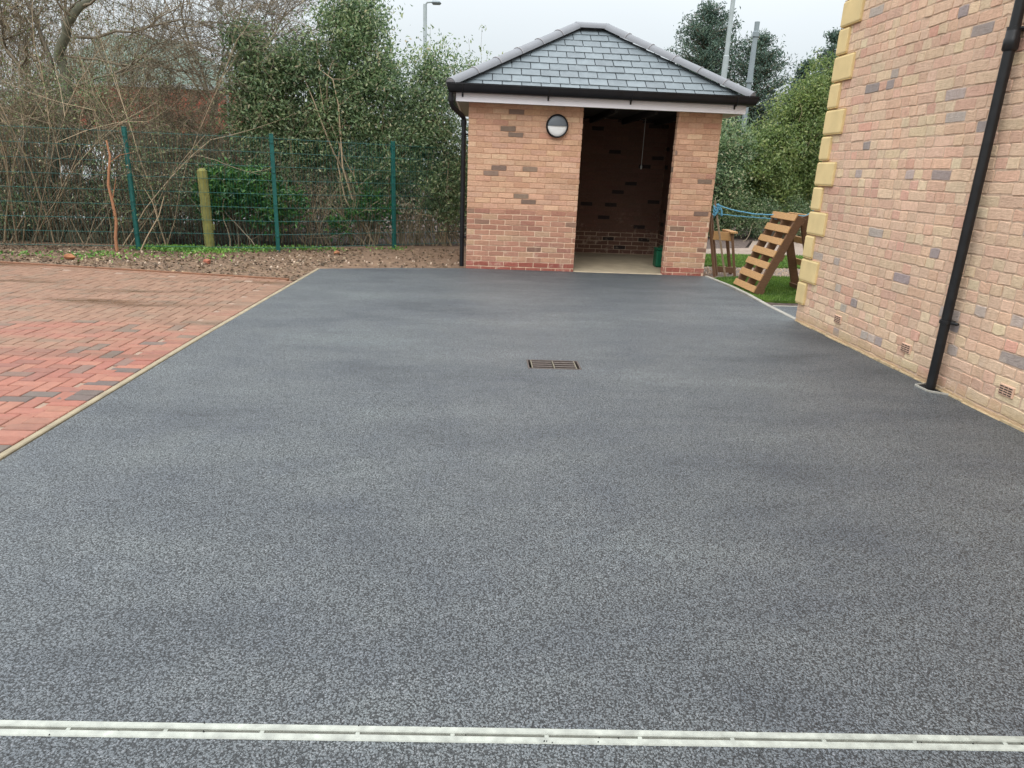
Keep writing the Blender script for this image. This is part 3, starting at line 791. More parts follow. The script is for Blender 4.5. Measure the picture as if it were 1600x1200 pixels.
# quoins: alternate long and short blocks, chamfered, wrapping the corner
z = .198; k = 0
while z < HTOP - .2:
    long_ = k % 2 == 1
    h = .228; pr_ = .030
    la, lb_ = (.325, .20) if long_ else (.155, .33)
    mb = MB()
    # L-shaped block in plan
    c = .012
    def Lplan(p, s):
        return [(HX - p, HY - la + s), (HX - p, HY + p), (HX + lb_ - s, HY + p), (HX + lb_ - s, HY - .01), (HX + .01, HY - .01), (HX + .01, HY - la + s)]
    zs = [(z, pr_ - c, c), (z + c, pr_, 0), (z + h - c, pr_, 0), (z + h, pr_ - c, c)]
    vs = []; 
    for zz_, p, s in zs: vs += [(x, y, zz_) for x, y in Lplan(p, s)]
    # chamfer at the vertical ends of the faces
    fs = [tuple(range(6)), tuple(range(18, 24))[::-1]] + [(a * 6 + j, a * 6 + (j + 1) % 6, (a + 1) * 6 + (j + 1) % 6, (a + 1) * 6 + j) for a in range(3) for j in range(6)]
    mb.add(vs, fs)
    q_ = mb.build('quoin', M['quoin'], house)
    bv = q_.modifiers.new('bevel', 'BEVEL'); bv.width = .008; bv.segments = 3; bv.limit_method = 'ANGLE'; bv.angle_limit = R(35)
    z += .2425; k += 1
# house roof (above the frame)
mb = MB(); mb.box((6.45, (HY - 5) / 2, HTOP + .06), (6.7, HY + 5.7, .12), bev=.01)
mb.add([(3.15, HY + .35, HTOP + .14), (9.75, HY + .35, HTOP + .14), (9.75, -5.35, HTOP + .14), (3.15, -5.35, HTOP + .14), (6.45, HY - 2.9, HTOP + 2.2), (6.45, -2.1, HTOP + 2.2)],
       [(0, 1, 4), (1, 2, 5, 4), (2, 3, 5), (3, 0, 4, 5)])
mb.build('roof', M['slate'], house)
# mortar splash line at the foot of the wall
mb = MB(); y = HY - .01
while y > -1:
    w = random.uniform(.12, .4); hh = random.uniform(.006, .020); dd = random.uniform(.008, .024)
    mb.box((HX - dd / 2 - .003, y - w / 2, hh / 2 - .002), (dd, w, hh + .004), bev=.003); y -= w - .001
mb.build('mortar_fillet', M['splash'], house)
# downpipe
px, py = HX - .062, 4.71
mb = MB(); mb.tube([(px, py, -.03), (px, py, HTOP - .05)], .0335, 20)
dp = mb.build('downpipe', M['black_metal'], house, True)
mb = MB(); mb.tube([(px, py, 2.30), (px, py, 2.31), (px, py, 2.37), (px, py, 2.38), (px, py, 2.42), (px, py, 2.43)], [.038, .046, .046, .042, .042, .038], 20); mb.build('socket', M['black_metal'], dp, True)
for z in (.515, 2.43, 4.3):
    mb = MB(); mb.tube([(px, py, z - .012), (px, py, z - .011), (px, py, z + .011), (px, py, z + .012)], [.037, .042, .042, .037], 20)
    mb.box((px + .045, py, z), (.03, .05, .02), bev=.004)
    mb.tube([(px + .012, py - .03, z), (px + .03, py - .075, z)], .010, 8)
    mb.tube([(px + .03, py - .070, z), (px + .034, py - .088, z)], [.013, .010], 8)
    mb.build('clip', M['black_metal'], dp, True)
# gully surround where the pipe meets the drive
mb = MB()
gx, gy = px - .004, py + .03
for a, b in (((HX - .008, gy + .10), (gx - .055, gy + .06)), ((gx - .055, gy + .06), (gx - .05, gy - .09)), ((gx - .05, gy - .09), (HX - .008, gy - .17))):
    mb.beam((*a, .0), (*b, .0), .012, .028, bev=.003)
gs = mb.build('gully_surround', M['kerb_white'], house)
mb = MB(); mb.add([(HX - .008, gy + .09, .003), (gx - .050, gy + .055, .003), (gx - .045, gy - .085, .003), (HX - .008, gy - .16, .003)], [(3, 2, 1, 0)]); mb.build('gully_recess', M['pit'], gs)
# air bricks
for (yy, zz_) in ((4.07, .165), (5.17, .165), (6.27, .165)):
    mb = MB(); mb.box((HX - .006, yy, zz_ + .035), (.016, .125, .074), bev=.004)
    av = mb.build('air_brick', M['terracotta'], house)
    mb = MB()
    for r_ in range(4):
        for c_ in range(3): mb.box((HX - .0145, yy - .038 + c_ * .038, zz_ + .012 + r_ * .0155), (.003, .030, .0065))
    mb.build('vent_holes', M['hole'], av)

# ================================================================== CHANNEL + GRATE
def line_y(x): return 1.461 - (x) * .0236      # centre line of the channel
ch = empty('drainage_channel', (0, line_y(0), 0), 'narrow white slotted channel rail set across the black drive', 'drainage channel')
def along(off, w, h, zc, name, mat, x0=-2.29, x1=3.46, bev=.003):
    mb = MB(); mb.beam((x0, line_y(x0) + off, zc), (x1, line_y(x1) + off, zc), w, h, bev=bev); return mb.build(name, mat, ch)
along(.0150, .020, .05, -.0205, 'rail', M['channel']); along(-.0150, .022, .05, -.0215, 'rail', M['channel'])
along(.0005, .009, .03, -.018, 'slot', M['slot'], bev=0)
for i in range(-9, 14):
    x = -.04 + i * .2525
    if x < -2.25 or x > 3.4: continue
    mb = MB(); mb.box((x, line_y(x) + .0005, -.002), (.012, .011, .004), -.0236, bev=.001)
    mb.build('clip', M['channel'], ch)
mb = MB()
for _ in range(24):
    x = random.uniform(-1.3, 1.6); yy = line_y(x) + random.choice((-.024, -.02, -.006, -.004, .022)); q = random.uniform(.001, .003); mb.tube([(x, yy, .003), (x + q * .3, yy, .005 + q * .5)], [q, q * .6], 6)
gt = mb.build('grit', M['pit'], ch); gt['kind'] = 'stuff'
# drive strips either side of the channel are closed against its flanges
gr = empty('drain_grate', ((GX0 + GX1) / 2, (GY0 + GY1) / 2, 0), 'rusty rectangular drain grate set in the black drive', 'drain grate')
mb = MB(); cx, cy = (GX0 + GX1) / 2, (GY0 + GY1) / 2; w, d = GX1 - GX0, GY1 - GY0
for a in (-1, 1):
    mb.box((cx, cy + a * (d / 2 - .008), -.012), (w - .002, .015, .03), bev=.002); mb.box((cx + a * (w / 2 - .007), cy, -.012), (.013, d - .033, .03), bev=.002)
mb.build('frame', M['iron'], gr)
mb = MB(); mb.box((cx, cy, -.11), (w, d, .02)); mb.build('pit', M['pit'], gr)
for sidei in (0, 1):
    mb = MB(); x0 = cx + (-w / 2 + .034 if sidei == 0 else .007); x1 = cx + (-.007 if sidei == 0 else w / 2 - .034)
    for k in range(4):
        y_ = cy - d / 2 + .036 + k * (d - .072) / 3
        mb.box(((x0 + x1) / 2, y_, -.009), (x1 - x0, .026, .010), bev=.003)
    mb.build('grating', M['iron'], gr)
for xx in (cx - w / 2 + .036, cx, cx + w / 2 - .036):
    mb = MB(); mb.box((xx, cy, -.004), (.009, d - .034, .012), bev=.002); mb.build('divider', simple('worn_edge', srgb(112, 104, 88), .7), gr)

# ================================================================== FENCE
fence = empty('mesh_fence', (-3.3, 11.55, 0), 'green welded wire mesh fence with slim green posts behind the drive', 'fence')
posts = [(-9.55, 10.5), (-7.47, 10.85), (-5.392, 11.204), (-3.312, 11.555), (-1.547, 12.67), (.213, 13.79), (1.973, 14.91), (3.733, 16.03), (5.493, 17.15), (7.253, 18.27), (9.013, 19.39), (10.8, 20.5)]
FH = 1.80
for i, (x, y) in enumerate(posts):
    mb = MB(); d = Vector((posts[min(i + 1, len(posts) - 1)][0] - posts[max(0, i - 1)][0], posts[min(i + 1, len(posts) - 1)][1] - posts[max(0, i - 1)][1])); an = math.atan2(d.y, d.x)
    mb.box((x, y, FH / 2 - .1), (.062, .062, FH + .24), an, .006); mb.box((x, y, FH + .024), (.066, .066, .012), an, .003)
    for z in (.25, .75, 1.25, 1.7): mb.box((x + math.sin(an) * .034, y - math.cos(an) * .034, z), (.045, .012, .03), an, .003)
    mb.build('post', M['fence'], fence)
for i in range(len(posts) - 1):
    (x0, y0), (x1, y1) = posts[i], posts[i + 1]; L = math.dist(posts[i], posts[i + 1]); dx, dy = (x1 - x0) / L, (y1 - y0) / L
    ox, oy = dy * .034, -dx * .034
    mb = MB()
    P_ = lambda s, z, o=0: (x0 + dx * s + ox + dy * o, y0 + dy * s + oy - dx * o, z)
    for k in range(9):
        z = .06 + k * .2125
        for o in (-.006, .006): mb.tube([P_(.01, z, o), P_(L - .01, z, o)], .0030, 4)
    nv = int(L / .05)
    for k in range(nv + 1): mb.tube([P_(.02 + k * (L - .04) / nv, .03), P_(.02 + k * (L - .04) / nv, FH - .01)], .0020, 3)
    mb.build('mesh_panel', M['fence'], fence)
# old wooden post and rails just behind the mesh
wf = empty('wooden_post', (-4.42, 11.42, 0), 'leaning mossy wooden post with broken rail behind the mesh fence', 'post')
mb = MB(); mb.beam((-4.38, 11.47, -.1), (-4.38, 11.42, 1.27), .14, .12, up=(0, 1, 0), bev=.035); mb.build('post', M['wood_moss'], wf)
mb = MB(); mb.beam((-4.44, 11.50, .36), (-4.29, 11.50, .36), .04, .10, bev=.008)
mb.build('rail', M['wood_moss'], wf); 


# ================================================================== PALLETS, ROPE
def pallet(origin, yaw, lean, wid, hgt, nsl, label, flip=1, back=2, top='pallet', stringers=3):
    """stands on its end: slats run across (local x), leaning towards local +y by `lean` radians"""
    root = empty('wooden_pallet', origin, label, 'pallet', None, 0)
    m = Matrix.Rotation(yaw, 3, 'Z') @ Matrix.Rotation(-lean, 3, 'X'); o = Vector(origin)
    def bx(c, d, mbx): mbx.box(o + m @ Vector(c), d, m, .003)
    for k in range(nsl):
        z = .045 + k * (hgt - .09) / (nsl - 1); mb = MB()
        bx((random.uniform(-.004, .004), -.062 * flip, z), (wid, .018, .088 + random.uniform(-.006, .006)), mb); mb.build('slat', M[top], root)
    for k in range(stringers):
        mb = MB(); bx(((k / (stringers - 1) - .5) * (wid - .05), 0, hgt / 2), (.045, .104, hgt - .006), mb); mb.build('bearer', M['pallet_dark'], root)
    for k in range(back):
        z = .05 + k * (hgt - .10) / max(1, back - 1); mb = MB(); bx((0, .0615 * flip, z), (wid, .018, .09), mb); mb.build('slat', M['pallet_dark'], root)
    return root
pallet((3.66, 9.12, .0), R(-90), R(23), .74, 1.10, 7, 'pale slatted pallet leaning on the grass beside the house corner', back=3)
pallet((4.50, 9.20, .0), R(90), R(17), .60, 1.06, 4, 'dark pallet propped behind the pale slatted one, half hidden by the house corner', back=2, stringers=2)
tr_ = empty('wooden_trestle', (3.80, 10.52, 0), 'rough brown timber trestle standing beside the outbuilding corner', 'trestle')
for a, b, w in (((3.66, 10.46, -.03), (3.47, 10.56, 1.0), .05), ((3.73, 10.58, -.03), (3.56, 10.70, .92), .045), ((3.98, 10.46, -.03), (3.86, 10.50, .64), .055), ((4.03, 10.80, -.03), (3.88, 10.80, .62), .05)):
    mb = MB(); mb.beam(a, b, w, .04, bev=.004); mb.build('leg', M['pallet_dark'], tr_)
mb = MB(); mb.beam((3.58, 10.53, .60), (3.90, 10.53, .585), .03, .13, bev=.004); mb.build('crossbar', M['pallet'], tr_)
mb = MB(); mb.beam((3.87, 10.44, .655), (3.89, 10.90, .655), .11, .03, bev=.004); mb.build('top_board', M['pallet'], tr_)
mb = MB(); mb.beam((3.70, 10.66, .07), (4.05, 10.66, .06), .03, .09, bev=.004); mb.build('foot_board', M['pallet_dark'], tr_)
st = empty('wooden_stake', (3.80, 10.33, 0), 'thin grey wooden stake leaning beside the outbuilding corner, rope looped at its top', 'stake')
mb = MB(); mb.beam((3.78, 10.30, -.04), (3.50, 10.42, 1.12), .035, .028, bev=.004); mb.build('shaft', M['stake'], st)
mb = MB()
def sag(a, b, s, n=16, wob=.004):
    a, b = Vector(a), Vector(b); return [a.lerp(b, i / n) + Vector((0, 0, -s * 4 * (i / n) * (1 - i / n) + random.uniform(-wob, wob))) for i in range(n + 1)]
mb.tube(sag((3.53, 10.40, 1.06), (4.05, 9.35, 1.00), .045), .008, 6)
mb.tube(sag((3.55, 10.42, .93), (4.05, 9.40, .94), .008), .006, 6)
mb.tube(sag((4.05, 9.35, 1.00), (4.16, 8.85, 1.02), -.005), .006, 6)
mb.tube(sag((4.16, 8.85, 1.02), (4.30, 8.9, 1.09), .01), .006, 6)
for k in range(9):                       # loose coils round the stake top
    a0 = k * .7; r_ = .035 + .012 * math.sin(k * 2.1); z_ = 1.06 - k * .014
    mb.tube([(3.535 + r_ * math.cos(a0 + j * .7), 10.40 + r_ * math.sin(a0 + j * .7), z_ + .035 * math.sin(a0 * 1.3 + j * .7) - .02 * (j % 3)) for j in range(10)], .007, 5)
mb.tube([(3.56, 10.36, 1.05), (3.60, 10.35, .98), (3.61, 10.35, .90)], .012, 6)
rp_ = mb.build('rope', M['rope'], None, True); tag(rp_, 'light blue rope strung from the stake to the pale pallet', 'rope')

# ================================================================== POLES, FAR THINGS
def lamp_column(x, y, h, label, r0=.085, r1=.05, arm=(.5, 0, 0), grp=None, joint=None):
    o = empty('street_lamp', (x, y, -.15), label, 'street lamp')
    mb = MB(); zs = [(-.2, r0), (joint or 1.2, r0 * .97), ((joint or 1.2) + .02, r0 * .75), (h, r1)]
    mb.tube([(x, y, z) for z, _ in zs], [r for _, r in zs], 14); mb.build('column', M['galv'], o, True)
    a = Vector(arm); mb = MB(); mb.tube([(x, y, h - .02), (x + a.x * .2, y + a.y * .2, h + .05), (x + a.x * .6, y + a.y * .6, h + .06)], .025, 8); mb.build('arm', M['galv'], o, True)
    mb = MB(); b = Vector((x, y, h + .05)); pts = [b + a * .5, b + a * .6, b + a * 1.0, b + a * 1.4, b + a * 1.5]
    rot = Matrix.Rotation(math.atan2(a.y, a.x), 3, 'Z'); L = a.length
    mb.box(b + a * 1.0 + Vector((0, 0, -.01)), (L * .85, .20, .09), rot, .04); mb.build('lamp_head', M['grey_pipe'], o)
    return o
lamp_column(-1.72, 22, 5.85, 'grey street lamp with small head poking above the evergreen shrub', .07, .055, (.32, -.05, 0))
lamp_column(-7.5, 22, 7.6, 'thin grey street lamp column seen through bare branches on the left', .05, .035, (.4, 0, 0))
lamp_column(7.20, 22, 8.2, 'tall pale lamp column rising behind the right side of the slate roof', .088, .062, (.5, -.1, 0), joint=4.9)
vp = empty('vent_pole', (8.0, 22, -.15), 'short grey pole with collars and capped top, right of the tall lamp column', 'pole')
mb = MB(); mb.tube([(8.0, 22, -.2), (8.0, 22, 4.2), (8.0, 22, 4.21), (8.0, 22, 5.62)], [.075, .075, .088, .068], 14); mb.build('shaft', M['grey_pipe'], vp, True)
for z, r_ in ((3.9, .11), (4.2, .11)):
    mb = MB(); mb.tube([(8.0, 22, z), (8.0, 22, z + .07)], r_, 14); mb.build('collar', M['grey_pipe'], vp, True)
mb = MB(); mb.tube([(8.0, 22, 5.45), (8.0, 22, 5.58), (8, 22, 5.6), (8.0, 22, 5.85)], [.10, .10, .07, .075], 14); mb.build('cap', M['grey_pipe'], vp, True)
# distant red brick building with green sheet roof
fb = empty('red_building', (-14, 32, 0), 'distant red brick building with a pale green roof behind bare branches', 'building')
mb = MB(); mb.box((-14.2, 36, 1.9), (6.2, 8, 4.5)); mb.build('wall', M['far_brick'], fb)
mb = MB(); mb.box((-14.2, 31.9, 4.22), (6.5, .25, .18)); mb.build('parapet', M['galv'], fb)
mb = MB(); mb.add([(-19.0, 32.4, 4.35), (-11.0, 32.4, 4.35), (-11.0, 40, 4.35), (-19.0, 40, 4.35), (-17.5, 35.8, 6.7), (-14.0, 35.8, 6.5)], [(0, 1, 5, 4), (1, 2, 5), (2, 3, 4, 5), (3, 0, 4), (3, 2, 1, 0)])
mb.build('roof', M['far_roof'], fb)
for x in (-16.3, -14.2, -12.2):
    mb = MB(); mb.box((x, 31.98, 1.9), (1.0, .06, 1.1)); mb.build('window', M['glass'], fb)
# white van behind the thicket
vn = empty('parked_van', (-11.2, 20, 0), 'white van parked beyond the fence, glimpsed through the bare thicket', 'van')
mb = MB()
vy0, vy1 = 19.2, 21.0
prof2 = [(-13.6, .3), (-9.0, .3), (-8.85, .75), (-9.1, 1.0), (-9.75, 1.12), (-10.35, 1.62), (-10.7, 1.74), (-13.5, 1.76), (-13.65, 1.5)]
nn_ = len(prof2)
mb.add([(x, vy0, z) for x, z in prof2] + [(x, vy1, z) for x, z in prof2], [tuple(range(nn_)), tuple(range(nn_, 2 * nn_))[::-1]] + [(i, i + nn_, (i + 1) % nn_ + nn_, (i + 1) % nn_) for i in range(nn_)])
vb = mb.build('body', M['van'], vn)
mb = MB(); mb.add([(-10.95, vy0 - .01, 1.10), (-9.95, vy0 - .01, 1.10), (-10.42, vy0 - .01, 1.55), (-10.95, vy0 - .01, 1.58)], [(0, 1, 2, 3)]); mb.build('side_window', M['glass'], vn)
for x in (-12.8, -9.7):
    mb = MB(); mb.tube([(x, vy0 - .02, .2), (x, vy0 + .2, .2)], .33, 24); wh = mb.build('wheel', M['tyre'], vn, True)
    mb = MB(); mb.tube([(x, vy0 - .035, .2), (x, vy0 - .02, .2)], .19, 20); mb.build('rim', M['galv'], wh, True)

# ================================================================== VEGETATION
def leaves_mesh(name, cen, size, mat, parent=None, aspect=.42, up=0.25, flat=False):
    """cen (N,3); each leaf is a folded pair of triangles"""
    N = len(cen); d = rng.normal(size=(N, 3)); d[:, 2] += up
    if flat: d[:, 2] *= .15
    d /= np.linalg.norm(d, axis=1)[:, None]
    s = rng.normal(size=(N, 3)); 
    if flat: s[:, 2] *= .25
    s -= d * (s * d).sum(1)[:, None]; s /= np.linalg.norm(s, axis=1)[:, None]
    n = np.cross(d, s); L = (size * rng.uniform(.6, 1.25, N))[:, None]; w = L * aspect * .5
    base = cen - d * L * .5; tip = cen + d * L * .5 - n * L * .08
    m1 = cen + s * w + n * w * .35; m2 = cen - s * w + n * w * .35
    V = np.stack([base, m1, tip, m2], 1).reshape(-1, 3)
    i = np.arange(N)[:, None] * 4
    F = np.concatenate([i + np.array([0, 1, 2]), i + np.array([0, 2, 3])], 1).reshape(-1, 3)
    return npmesh(name, V, F, mat, parent)
def tubes_mesh(name, lines, radii, mat, parent=None, sides=3):
    """lines: list of (k,3) arrays; radii: list of (r0,r1)"""
    Vs, Fs, o = [], [], 0
    ang = np.arange(sides) * 2 * np.pi / sides
    for P, (r0, r1) in zip(lines, radii):
        k = len(P); T = np.gradient(P, axis=0); T /= np.linalg.norm(T, axis=1)[:, None] + 1e-9
        ref = np.array([.3, .9, .1]); x = np.cross(T, ref); x /= np.linalg.norm(x, axis=1)[:, None] + 1e-9; y = np.cross(T, x)
        r = np.linspace(r0, r1, k)[:, None, None]
        V = P[:, None] + r * (x[:, None] * np.cos(ang)[None, :, None] + y[:, None] * np.sin(ang)[None, :, None])
        idx = np.arange(k - 1)[:, None] * sides + np.arange(sides)[None]; idn = np.arange(k - 1)[:, None] * sides + (np.arange(sides)[None] + 1) % sides
        F = np.stack([idx, idn, idn + sides, idx + sides], -1).reshape(-1, 4) + o
        Vs.append(V.reshape(-1, 3)); Fs.append(F); o += k * sides
    ob = npmesh(name, np.concatenate(Vs), np.concatenate(Fs), mat, parent)
    ob.data.polygons.foreach_set('use_smooth', [True] * len(ob.data.polygons)); return ob
def curve(a, b, bend=.1, k=8, jit=.01):
    a, b = np.array(a, float), np.array(b, float); L = np.linalg.norm(b - a)
    t = np.linspace(0, 1, k)[:, None]; off = rng.normal(size=3) * bend * L
    off2 = rng.normal(size=3) * bend * L * .4
    return a + (b - a) * t + off * np.sin(np.pi * t) + off2 * np.sin(2 * np.pi * t) + rng.normal(size=(k, 3)) * jit * (t > 0) * L * .5
def in_ellipsoids(n, ell, shell=.0):
    """sample n points in the union of ellipsoids (cx,cy,cz,rx,ry,rz,weight)"""
    E_ = np.array(ell, float); w = E_[:, 6] / E_[:, 6].sum(); idx = rng.choice(len(E_), n, p=w)
    d = rng.normal(size=(n, 3)); d /= np.linalg.norm(d, axis=1)[:, None]; r = rng.uniform(shell, 1, n) ** (1 / 2.2)
    return E_[idx, :3] + d * r[:, None] * E_[idx, 3:6]
def shrub(name, label, cat, base, ell, nclump, per, csize, lsize, lmat, smat, nstem=10, spread=.3, stem_r=.02, aspect=.42, twig=True, group=None, zmin=.05, lower_bare=None):
    root = empty(name, (base[0], base[1], -.03), label, cat, group)
    C_ = in_ellipsoids(nclump, ell); C_ = C_[C_[:, 2] > zmin]
    sizes = csize * rng.uniform(.5, 1.4, len(C_)); cnt = (per * rng.uniform(.4, 1.5, len(C_))).astype(int)
    pts = np.repeat(C_, cnt, axis=0) + rng.normal(size=(cnt.sum(), 3)) * np.repeat(sizes, cnt)[:, None] * np.array([1, 1, .8])
    pts = pts[pts[:, 2] > .02]
    leaves_mesh('foliage', pts, lsize, lmat, root, aspect)
    lines, rad = [], []
    sel = C_[rng.permutation(len(C_))]
    hubs = []
    for i in range(nstem):
        b = np.array([base[0] + rng.normal() * spread, base[1] + rng.normal() * spread * .5, -.05]); tgt = sel[i % len(sel)]
        P = curve(b, tgt, .07, 9, .02); lines.append(P); rad.append((stem_r * rng.uniform(.7, 1.3), stem_r * .25)); hubs.append(P)
    H = np.concatenate([h[3:] for h in hubs])
    if twig:
        for c in sel[:min(len(sel), 260)]:
            j = np.argmin(np.linalg.norm((H - c) * np.array([1, 1, .7]), axis=1)); P = curve(H[j], c, .1, 5, .02); lines.append(P); rad.append((stem_r * .3, stem_r * .1))
    tubes_mesh('stems', lines, rad, smat, root, 5)
    return root

def bare_bush(name, label, base_line, n, hgt, lean, mat, r=.008, fork=4, leafn=0, lmat=None, lsize=.03, cat='bush', depth=1.0, hvar=.3, curl=.16, height_fn=None):
    """thicket of bare stems rising from base_line ((x0,y0),(x1,y1)) with forking twigs"""
    (x0, y0), (x1, y1) = base_line
    root = empty(name, ((x0 + x1) / 2, (y0 + y1) / 2, -.03), label, cat)
    lines, rad, tips = [], [], []
    def grow(p, d, L, rr, lvl):
        k = 7; P = [p]; q = np.array(d)
        for _ in range(k - 1):
            q = q + rng.normal(size=3) * curl + np.array([0, 0, .015]); q /= np.linalg.norm(q); P.append(P[-1] + q * L / (k - 1))
        P = np.array(P); P = P[P[:, 2] > -.06] if (P[:, 2] > -.06).sum() > 2 else P
        lines.append(P); rad.append((rr, rr * .45)); tips.append(P[len(P) // 2:])
        if lvl > 0:
            for _ in range(rng.integers(2, fork + 1)):
                j = rng.integers(1, len(P)); dd = q + rng.normal(size=3) * .55; dd /= np.linalg.norm(dd); grow(P[j], dd, L * rng.uniform(.35, .65), rr * .5, lvl - 1)
    for i in range(n):
        tt = rng.uniform(); p = np.array([x0 + (x1 - x0) * tt, y0 + (y1 - y0) * tt + rng.uniform(0, depth), -.05])
        d = np.array([lean[0], lean[1], 1.0]) + rng.normal(size=3) * np.array([.28, .18, .1]); d /= np.linalg.norm(d)
        hh = height_fn(p[0]) if height_fn else hgt
        grow(p, d, hh * rng.uniform(1 - hvar, 1.05), r * rng.uniform(.6, 1.6), 2)
    if 'thicket' in name:      # a thin spot in the growth, through which the van beyond shows
        kp = []
        for i_, P in enumerate(lines):
            m_ = P.mean(0); a_ = m_[0] / m_[1]
            kp.append(not (-.59 < a_ < -.49 and .95 < m_[2] < 1.5 and rng.uniform() < .9))
        lines = [l for l, k_ in zip(lines, kp) if k_]; rad = [l for l, k_ in zip(rad, kp) if k_]
    tubes_mesh('stems', lines, rad, mat, root, 3)
    if leafn:
        A_ = np.concatenate(tips); pts = A_[rng.integers(0, len(A_), leafn)] + rng.normal(size=(leafn, 3)) * .03
        if 'thicket' in name: a_ = pts[:, 0] / pts[:, 1]; pts = pts[~((a_ > -.59) & (a_ < -.49) & (pts[:, 2] > .95) & (pts[:, 2] < 1.5))]
        leaves_mesh('dry_leaves', pts, lsize, lmat, root, .55)
    return root

# --- evergreen shrub left of the outbuilding (three crowns that read as one tall multi-stemmed tree line)
shrub('evergreen_tree', 'tall many-stemmed evergreen tree filling the space left of the outbuilding', 'tree', (-2.0, 13.5),
      [(-2.55, 13.7, 3.1, .95, .7, 1.0, 3.2), (-1.75, 13.6, 2.6, .95, .7, .95, 3.0), (-2.9, 13.6, 2.0, .8, .6, .7, 2.0), (-1.6, 13.5, 1.5, .8, .6, .7, 1.5), (-2.3, 13.7, 3.9, .55, .5, .6, 1.1), (-2.3, 13.6, 1.0, 1.0, .5, .5, .8)],
      620, 66, .17, .080, M['leaf_ever'], M['twig_tan'], 16, .30, .026)
shrub('evergreen_shrub', 'dark green rounded evergreen shrub behind the second fence post from the left', 'shrub', (-3.7, 13.3),
      [(-3.9, 13.5, 2.2, .75, .6, .85, 3), (-4.0, 13.6, 2.9, .55, .5, .55, 1.2), (-3.6, 13.4, 1.5, .6, .5, .55, 1.6), (-4.25, 13.6, 3.5, .35, .3, .35, .4), (-3.4, 13.5, 3.0, .5, .4, .6, 1)],
      400, 62, .17, .080, M['leaf_ever'], M['twig_tan'], 12, .25, .022)
shrub('evergreen_shrub', 'evergreen shrub with thin upright sprays beside the left wall of the outbuilding', 'shrub', (-.75, 13.4),
      [(-.8, 13.5, 1.9, .62, .5, .85, 3), (-.95, 13.6, 2.7, .5, .4, .6, 1.6), (-.55, 13.3, 1.0, .5, .4, .6, 1.6), (-.25, 13.8, 3.0, .35, .3, .30, .5), (-.9, 13.7, 3.2, .35, .3, .35, .4)],
      330, 70, .15, .065, M['leaf_ever'], M['twig_tan'], 14, .3, .018)
# upright leafy sprays against the sky
def sprays(name, label, base, tips_, lmat, per=46):
    root = empty(name, (base[0], base[1], -.03), label, 'shrub'); lines, rad, pts = [], [], []
    for tp in tips_:
        P = curve((base[0] + rng.normal() * .1, base[1], .6), tp, .05, 14, .01); lines.append(P); rad.append((.010, .002))
        s = P[8:]; pp = s[rng.integers(0, len(s), per)] + rng.normal(size=(per, 3)) * .045; pts.append(pp)
    tubes_mesh('stems', lines, rad, M['twig'], root, 4); leaves_mesh('foliage', np.concatenate(pts), .07, lmat, root, .4, 1.2); return root
sprays('leafy_shrub', 'thin leafy shoots standing up against the sky beside the left end of the roof', (-.35, 14.2),
       [(-.05, 14.2, 3.95), (-.28, 14.2, 3.75), (.10, 14.3, 3.5), (-.5, 14.2, 3.65), (-.75, 14.2, 3.75), (.28, 14.3, 3.4), (-.15, 14.2, 3.4), (-.62, 14.1, 3.4), (-1.0, 14.1, 3.9)], M['leaf_hedge'])
# --- low laurel
shrub('laurel_bush', 'low glossy bright green laurel bush behind the leaning wooden post', 'bush', (-4.0, 12.2),
      [(-4.15, 12.35, .95, .75, .35, .42, 2.4), (-3.65, 12.3, .75, .55, .3, .45, 2), (-4.55, 12.4, .75, .45, .3, .45, 1)],
      110, 52, .10, .10, M['leaf_laurel'], M['twig'], 9, .4, .012, .38)
shrub('laurel_bush', 'small glossy green bush low between the second and third fence posts', 'bush', (-2.3, 12.9),
      [(-2.1, 13.0, .65, .35, .25, .35, 1), (-2.55, 12.9, .35, .3, .2, .25, .5), (-1.75, 13.1, .5, .3, .2, .25, .6)],
      36, 44, .09, .09, M['leaf_laurel'], M['twig'], 6, .3, .010, .38)
# --- brown bare thicket on the left
bare_bush('bare_thicket', 'dense bare brown thicket left of the first fence post', ((-9.8, 11.35), (-5.5, 11.9)), 240, 2.2, (.03, .05), M['twig'], .010, 4, 16000, M['leaf_brown'], .042, depth=1.8)
bare_bush('bare_bush', 'lighter twiggy bare bush behind the wooden post and laurel', ((-5.8, 12.3), (-3.0, 13.0)), 230, 1.8, (.0, .05), M['twig'], .007, 4, 9000, M['leaf_brown'], .036, depth=1.3)
bare_bush('bare_bush', 'tangle of tan upright stems under the evergreen tree', ((-3.2, 12.6), (-1.2, 13.5)), 70, 1.2, (.0, .03), M['twig_tan'], .008, 3, 1200, M['leaf_brown'], .04, depth=.6)
bare_bush('bare_bush', 'low tangled bare stems between the third fence post and the outbuilding', ((-1.5, 13.1), (.1, 14.0)), 55, .95, (.1, .0), M['twig_tan'], .010, 3, 500, M['leaf_brown'], .04, depth=.5, curl=.25)
bare_bush('bare_thicket', 'high pale brown thicket of fine twigs rising behind the left thicket', ((-12.0, 14.0), (-4.6, 14.6)), 560, 3.0, (.02, .0), M['twig_tan'], .008, 4, 60000, M['leaf_brown'], .04, depth=1.8, height_fn=lambda x: 5.2 - max(0, x + 9.2) * .76)
bare_bush('bare_thicket', 'sparse tall tan stems arching up in front of the dense left thicket', ((-8.4, 11.2), (-5.2, 11.6)), 34, 3.0, (.05, .03), M['twig_tan'], .014, 3, 1500, M['leaf_brown'], .04, depth=.7, curl=.10)
